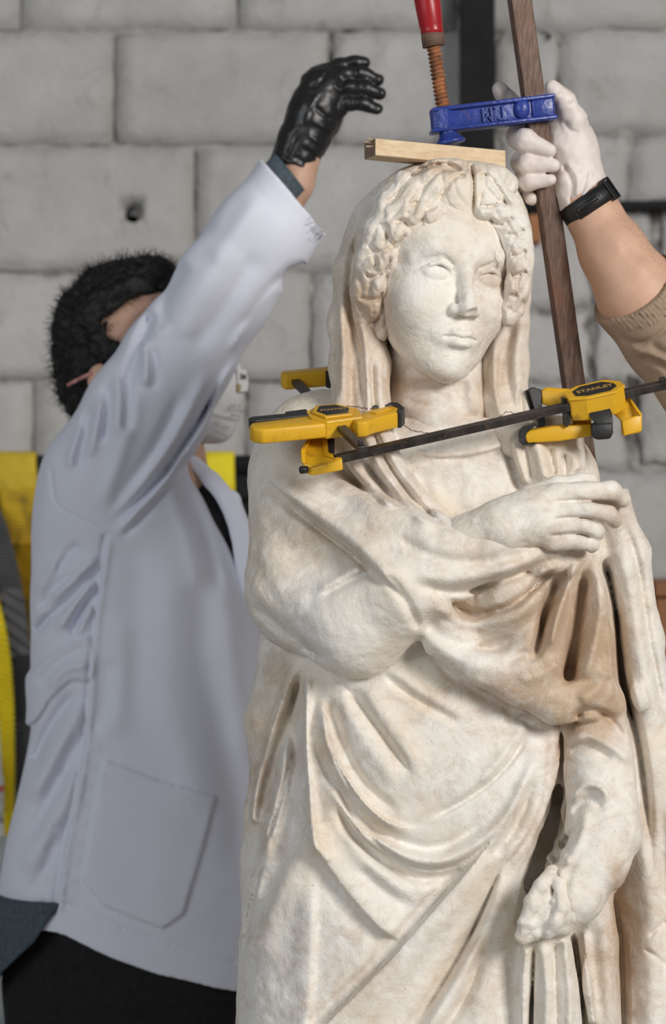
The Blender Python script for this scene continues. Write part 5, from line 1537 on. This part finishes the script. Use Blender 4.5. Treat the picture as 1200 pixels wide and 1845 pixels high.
def helper_sleeve():
    s = Sculpt(DS, (1030, 400, -230), (1560, 960, 200), 3.2, 1.0)
    s.chain([(1110, 470, -48, 72), (1150, 528, -44, 84), (1215, 600, -40, 94), (1290, 680, -40, 104), (1420, 720, -45, 118), (1560, 760, -50, 130)], kin=20)
    # cut along the cuff and hollow it
    n = np.array([-.66, -.74, .48]); n /= np.linalg.norm(n); c = s.p((1146, 512, -44))
    X, Y, Z = s.x[:, None, None], s.y[None, :, None], s.z[None, None, :]
    d = (X - c[0]) * n[0] + (Y - c[1]) * n[1] + (Z - c[2]) * n[2]
    s.F = np.maximum(s.F, d.astype(np.float32))
    s.cap((1090, 440, -48), (1178, 556, -42), 73, 76, 0, 'sub')
    # ribs of the knitted cuff, and folds
    a0 = np.array([1090., 562.]); a1 = np.array([1200., 440.]); dv = np.array([.66, .74])
    for i in range(22):
        f = i / 21
        p = a0 * (1 - f) + a1 * f + dv * (10 + 44 * math.sin(math.pi * f))
        s.stroke([tuple(p), tuple(p + dv * 38)], 1.7, 5.0, taper=.06)
    s.stroke([(1112, 602), (1150, 618), (1190, 600), (1230, 560)], 5, -8)
    s.stroke([(1128, 622), (1170, 640), (1215, 650)], 9, 8); s.stroke([(1150, 640), (1190, 655), (1230, 690)], 7, -8); s.stroke([(1170, 615), (1200, 640), (1240, 650)], 8, -7)
    s.apply_relief(-80, 40)
    return s

def helper_torso():
    s = Sculpt(DS, (1430, 420, -330), (2260, 1800, 330), 12.0)
    s.chain([(1540, 755, -50, 128), (1680, 790, -40, 140), (1800, 830, -20, 150)], kin=30)
    s.loft([(720, 1790, 2010, -120, 120), (800, 1690, 2100, -170, 170), (950, 1670, 2130, -200, 210), (1200, 1690, 2110, -200, 210), (1500, 1700, 2100, -200, 200), (1780, 1700, 2100, -200, 190)], 40, 2.3)
    s.chain([(2110, 860, 0, 110), (2150, 1150, 30, 90), (2120, 1420, 110, 75)], kin=20)
    return s

g = helper_glove().build('glove', M_LATEX, HELP)
ha = helper_arm(); Va, Qa = ha.net('x'); Vaw = ha.world(Va)
arm_o = link('body', mesh_np('body', Vaw, Qa), M_ARM, HELP)
pxa = 600 + Vaw[:, 0] / Vaw[:, 1] * FPX; pya = 922.5 - (Vaw[:, 2] - CAMZ) / Vaw[:, 1] * FPX
sel = (pxa > 1075) & (pxa < 1230) & (pya > 340) & (pya - 1.15 * (pxa - 1075) < 350)
hair_strands(arm_o, Vaw[sel], 700, 0.007, 8, 'arm_hair', 0.00007, .25, simple_mat('brown_arm_hair', (0.05, 0.03, 0.02), .6, bump_s=0))
sl = helper_sleeve().build('sleeve', M_KNIT, HELP)
helper_torso().build('sweatshirt', M_KNIT, HELP)
s = Sculpt(DS, (1640, 380, -250), (2160, 760, 250), 8.0)
s.ell((1900, 545, 10), (125, 150, 140)); s.ell((1890, 620, 70), (90, 100, 80), 30); s.cap((1900, 680, -10), (1900, 760, -20), 85, 95, 30)
s.ell((1880, 590, 158), (16, 26, 22), 10); s.ell((1880, 650, 140), (36, 10, 12), 8)
s.ell((2022, 575, 0), (14, 30, 24), 6); s.ell((1778, 575, 0), (14, 30, 24), 6)
s.build('head', M_ARM, HELP)
s = Sculpt(DS, (1640, 360, -250), (2160, 700, 250), 8.0)
s.ell((1900, 520, -10), (136, 140, 150)); s.ell((1895, 640, 130), (130, 130, 110), 10, 'sub'); s.noise(4, 24, 3)
s.build('hair', M_HAIR, HELP)
s = Sculpt(DS, (1640, 1740, -260), (2180, 3280, 300), 14.0)
s.loft([(1750, 1710, 2090, -180, 170), (1900, 1690, 2110, -190, 180), (2000, 1690, 2110, -190, 180)], 0, 2.3)
for dx in (-105, 105):
    s.chain([(1900 + dx, 1960, 0, 105), (1900 + dx, 2500, 10, 90), (1900 + dx, 3180, -10, 75)], 20)
s.build('trousers', M_TROUS, HELP)
for dx in (-110, 110):
    s = Sculpt(DS, (1640, 3120, -200), (2180, 3280, 320), 9.0)
    s.ell((1900 + dx, 3225, 60), (58, 50, 160)); s.ell((1900 + dx, 3180, -10), (60, 60, 70), 20)
    s.F = np.maximum(s.F, (s.y - (922.5 + CAMZ / s.U - 1))[None, :, None].astype(np.float32))
    s.build('shoe', M_SHOE, HELP)

# wristwatch, black strap with buckle seen from the inside of the wrist
WT = empty('wristwatch', W(1061, 372, -57), 'black rubber wristwatch strap with buckle on the wrist beside the white glove', 'watch')
wa = E(.56, .82, .03).normalized(); wp_ = E(.82, -.56, 0).normalized(); wq = E(0, 0, 1).normalized()
cc = W(1060, 369, -57)
def strap(name, r0, r1, half, a0, a1, seg=40):
    V = []; Q = []
    for i in range(seg + 1):
        t = a0 + (a1 - a0) * i / seg
        dr = wp_ * math.cos(t) + wq * math.sin(t)
        for r, h in ((r0, -half), (r1, -half + 2), (r1, half - 2), (r0, half)):
            V.append(cc + dr * (r * UU) + wa * (h * UU))
    for i in range(seg):
        for k in range(4):
            k2 = (k + 1) % 4; Q.append((i * 4 + k, i * 4 + k2, (i + 1) * 4 + k2, (i + 1) * 4 + k))
    Q.append((0, 1, 2, 3)); e = seg * 4; Q.append((e + 3, e + 2, e + 1, e))
    return mesh_np(name, V, Q)
st1 = link('strap', strap('strap', 46, 54, 19, 0, 2 * math.pi, 56), M_STRAP, WT, False)
link('strap_end', strap('strap_end', 53, 58, 17, 0.75, 2.2, 24), M_STRAP, st1, False)
link('keeper_loop', strap('keeper_loop', 53, 61, 6, 1.35, 2.05, 14), M_STRAP, st1, False)
def on_strap(t, r, h): return cc + (wp_ * math.cos(t) + wq * math.sin(t)) * (r * UU) + wa * (h * UU)
for t0, t1, h0, h1 in ((0.5, 0.56, -21, 21), (0.82, 0.88, -21, 21), (0.5, 0.88, -22, -18), (0.5, 0.88, 18, 22)):
    link('buckle_bar', prism('buckle_bar', [on_strap(t0, 57, h0), on_strap(t1, 57, h0), on_strap(t1, 57, h1), on_strap(t0, 57, h1)], (on_strap((t0 + t1) / 2, 62, 0) - on_strap((t0 + t1) / 2, 57, 0)), .0003), M_STRAP, st1, False)
for i in range(4):
    t = 0.98 + i * 0.14
    link('strap_hole', prism('strap_hole', [on_strap(t - .03, 58.2, -3), on_strap(t + .03, 58.2, -3), on_strap(t + .03, 58.2, 3), on_strap(t - .03, 58.2, 3)], on_strap(t, 58.8, 0) - on_strap(t, 58.2, 0)), M_TROUS, st1, False)
cb_ = [on_strap(math.pi * 1.5 + a, 50, h) for a, h in ((-.45, -18), (.45, -18), (.45, 18), (-.45, 18))]
link('watch_case', prism('watch_case', cb_, on_strap(math.pi * 1.5, 66, 0) - on_strap(math.pi * 1.5, 50, 0), .002), M_STRAP, WT, False)
# ------------------------------------------------------------------ things along the wall
M_SLINGY = simple_mat('yellow_webbing', (0.62, 0.44, 0.03), 0.8, vary=0.18, scale=14, bump_s=0.5, bump_scale=500, bump_d=0.002, dirt=((0.16, 0.10, 0.03), 0.42, 7))
M_SLINGB = simple_mat('bright_yellow_webbing', (0.80, 0.66, 0.02), 0.75, vary=0.12, scale=14, bump_s=0.5, bump_scale=500, bump_d=0.002)
M_SLINGG = simple_mat('grey_webbing', (0.11, 0.11, 0.115), 0.85, vary=0.3, scale=14, bump_s=0.5, bump_scale=500, bump_d=0.002)
M_WOOD_OR = simple_mat('orange_stained_wood', (0.32, 0.13, 0.045), 0.6, vary=0.3, scale=9, bump_s=0.3, bump_scale=40)
M_SACK = simple_mat('white_woven_sack', (0.62, 0.63, 0.66), 0.7, vary=0.08, scale=8, bump_s=0.4, bump_scale=60, bump_d=0.004)
M_RED = simple_mat('red_print', (0.55, 0.10, 0.08), 0.7)
M_PALE = simple_mat('pale_blue_plastic', (0.52, 0.60, 0.66), 0.5)

# pipe rail the slings hang from, on two brackets
RAILY = 4.72
rail = empty('pipe_rail', at(200, 836, RAILY), 'dark steel pipe rail with brackets on the block wall, behind the lab coat', 'rail')
link('pipe', lathe('pipe', at(-420, 838, RAILY), at(452, 838, RAILY), [(0, .017), (1, .017)], 20), M_STEEL, rail)
for bx in (-380, 438):
    c = at(bx, 838, RAILY)
    link('bracket', prism('bracket', [c + Vector((-.012, -.02, -.055)), c + Vector((.012, -.02, -.055)), c + Vector((.012, -.02, -.017)), c + Vector((-.012, -.02, -.017))], (0, WY - RAILY + .02, 0), .002), M_STEEL, rail, False)
    link('wall_plate', prism('wall_plate', [c + Vector((-.03, WY - RAILY - .012, -.10)), c + Vector((.03, WY - RAILY - .012, -.10)), c + Vector((.03, WY - RAILY - .012, .02)), c + Vector((-.03, WY - RAILY - .012, .02))], (0, .012, 0), .002), M_STEEL, rail, False)

def sling(name, mat, top, path_front, path_back, width, label, seed=0, thick=0.006):
    """webbing hung over the pipe; paths: (px, py, w px wide, twist deg, Y)"""
    rng = random.Random(seed)
    st = []
    for (px, py, wd, tw, Y) in path_front[::-1]: st.append((at(px, py, Y), wd * Y / FPX, tw))
    px, py, wd, Y = top
    c = at(px, 838, RAILY)
    for k in range(7):
        a = math.pi * k / 6
        st.append((Vector((at(px, py, RAILY).x, RAILY - 0.0205 * math.cos(a), c.z + 0.0205 * math.sin(a))), wd * RAILY / FPX, 0))
    for (px, py, wd, tw, Y) in path_back: st.append((at(px, py, Y), wd * Y / FPX, tw))
    P = catmull(np.array([list(s_[0]) + [s_[1], s_[2]] for s_ in st]), 0.025)
    nx = 9; V = []; Q = []
    T = np.gradient(P[:, :3], axis=0); T /= np.linalg.norm(T, axis=1)[:, None] + 1e-9
    for i, r in enumerate(P):
        t = Vector(T[i]); e = Vector((1, 0, 0)); e = (e - t * e.dot(t)).normalized(); n = t.cross(e)
        a = math.radians(r[4]); e2 = e * math.cos(a) + n * math.sin(a); n2 = t.cross(e2)
        for s_ in (1, -1):
            for k in range(nx):
                f = k / (nx - 1) - .5
                rip = 0.006 * math.sin(f * 9 + i * .35 + seed) * min(1, max(0, (at(0, 838, RAILY).z - r[2]) / 0.12))
                V.append(Vector(r[:3]) + e2 * (f * r[3]) + n2 * (rip + s_ * thick / 2 * (1 if 0 < k < nx - 1 else .4)))
    m = 2 * nx
    for i in range(len(P) - 1):
        for k in range(m):
            a = k if k < nx else (m - 1 - (k - nx)); k2 = (k + 1) % m; b = k2 if k2 < nx else (m - 1 - (k2 - nx))
            Q.append((i * m + a, i * m + b, (i + 1) * m + b, (i + 1) * m + a))
    me = mesh_np(name, V, Q)
    o = link(name, me, mat)
    tag(o, label, 'sling', 'lifting slings on the rail')
    return o
sling('lifting_sling', M_SLINGY, (28, 838, 78, RAILY), [(30, 880, 76, 0, 4.69), (36, 980, 62, 8, 4.68), (44, 1080, 44, 30, 4.67), (50, 1180, 26, 60, 4.67), (52, 1300, 24, 70, 4.67)],
      [(28, 900, 74, 0, 4.76), (20, 1100, 70, 0, 4.77), (20, 1300, 60, 10, 4.77)], 0, 'wide faded yellow webbing sling hanging left of the lab coat', 1)
sling('lifting_sling', M_SLINGG, (-42, 838, 55, RAILY), [(-38, 900, 54, 0, 4.66), (-10, 960, 50, 5, 4.64), (18, 1060, 44, 12, 4.63), (36, 1180, 40, 10, 4.63), (42, 1300, 42, -10, 4.63), (40, 1420, 36, -20, 4.63), (38, 1520, 30, -20, 4.63)],
      [(-42, 900, 50, 0, 4.77), (-30, 1300, 50, 0, 4.78)], 0, 'grey webbing sling hanging down between the yellow slings', 2)
sling('lifting_sling', M_SLINGB, (-95, 838, 44, RAILY), [(-92, 900, 44, 0, 4.66), (-60, 980, 40, 10, 4.62), (-10, 1120, 36, 15, 4.60), (8, 1240, 32, 20, 4.60), (14, 1360, 26, 25, 4.60), (16, 1460, 20, 30, 4.60), (16, 1560, 18, 30, 4.60)],
      [(-95, 900, 40, 0, 4.77), (-90, 1250, 40, 0, 4.78)], 0, 'narrow bright yellow sling at the left edge of the photo', 3)
sling('lifting_sling', M_SLINGB, (396, 838, 54, RAILY), [(398, 880, 52, 0, 4.69), (404, 960, 50, 6, 4.68), (400, 1100, 50, 6, 4.68)],
      [(394, 900, 52, 0, 4.76), (394, 1150, 50, 0, 4.77)], 0, 'bright yellow sling folded over the rail behind the neck of the masked person', 4)

# crate with a white sack, at the left edge
cr = empty('plastic_crate', Vector((at(-150, 0, 4.5).x, 4.5, 0)), 'pale blue plastic crate below the white sack', 'crate')
cx, cy = cr.location.x, 4.5
w_, d_, h_ = 0.145, 0.14, 0.885
x1 = at(3, 0, 4.45).x; x0 = x1 - 2 * w_
for i in range(3):
    zz = i * h_ / 3
    link('tier', prism('tier', [(x0, 4.38, zz + .004), (x1, 4.38, zz + .004), (x1, 4.56, zz + .004), (x0, 4.56, zz + .004)], (0, 0, h_ / 3 - .01), .012), M_PALE, cr, False)
    link('rim', prism('rim', [(x0 - .008, 4.372, zz + h_ / 3 - .035), (x1 + .008, 4.372, zz + h_ / 3 - .035), (x1 + .008, 4.568, zz + h_ / 3 - .035), (x0 - .008, 4.568, zz + h_ / 3 - .035)], (0, 0, .028), .006), M_PALE, cr, False)
sk = empty('sack', Vector((cx, 4.5, h_)), 'white woven sack with a red stripe at the left edge', 'sack')
ss = Sculpt(4.48, (-320, 1290, -160), (60, 1470, 160), 6.0)
ss.ell((-144, 1430, 0), (150, 80, 95), 20); ss.ell((-124, 1392, 10), (120, 46, 80), 30)
ss.noise(3, 40, 4)
ss.F = np.maximum(ss.F, (ss.y - (922.5 + (CAMZ - h_) / ss.U))[None, :, None])
so = ss.build('bag', M_SACK, sk)
c = at(-60, 1400, 4.4)
me = so.data
me.materials.append(M_RED)
for f in me.polygons:
    z = f.center.z
    if 0.962 < z < 0.972: f.material_index = 1

# wooden trestle on the right, mostly hidden by the statue
tr = empty('wooden_bench', Vector((at(1300, 0, 4.6).x, 4.6, 0)), 'orange-brown wooden bench by the wall right of the statue', 'bench')
xa = at(1181, 0, 4.5).x; xb = xa + 0.9
zt = at(0, 1050, 4.5).z
for i in range(4):
    link('plank', prism('plank', [(xa, 4.5 + i * .075, zt - .022), (xb, 4.5 + i * .075, zt - .022), (xb, 4.57 + i * .075, zt - .022), (xa, 4.57 + i * .075, zt - .022)], (0, 0, .022), .002), M_WOOD_OR, tr, False)
link('apron', prism('apron', [(xa + .004, 4.515, zt - .13), (xb - .004, 4.515, zt - .13), (xb - .004, 4.515, zt - .0225), (xa + .004, 4.515, zt - .0225)], (0, .025, 0), .002), M_WOOD_OR, tr, False)
for lx in (xa + .006, xb - .07):
    for ly in (4.542, 4.73):
        link('leg', prism('leg', [(lx, ly, 0), (lx + .06, ly, 0), (lx + .06, ly + .05, 0), (lx, ly + .05, 0)], (0, 0, zt - .0225), .003), M_WOOD_OR, tr, False)
# wooden wedge knocked into a joint of the wall, seen between the veil and the bar
wd = link('wooden_wedge', prism('wooden_wedge', [at(952, 386, 4.93), at(978, 386, 4.93), at(976, 436, 4.93), at(956, 436, 4.93)], (0, 0.09, 0), .003), M_WOOD_OR, smooth=False)
tag(wd, 'small orange-brown wooden wedge in the wall beside the brown steel bar', 'wedge')
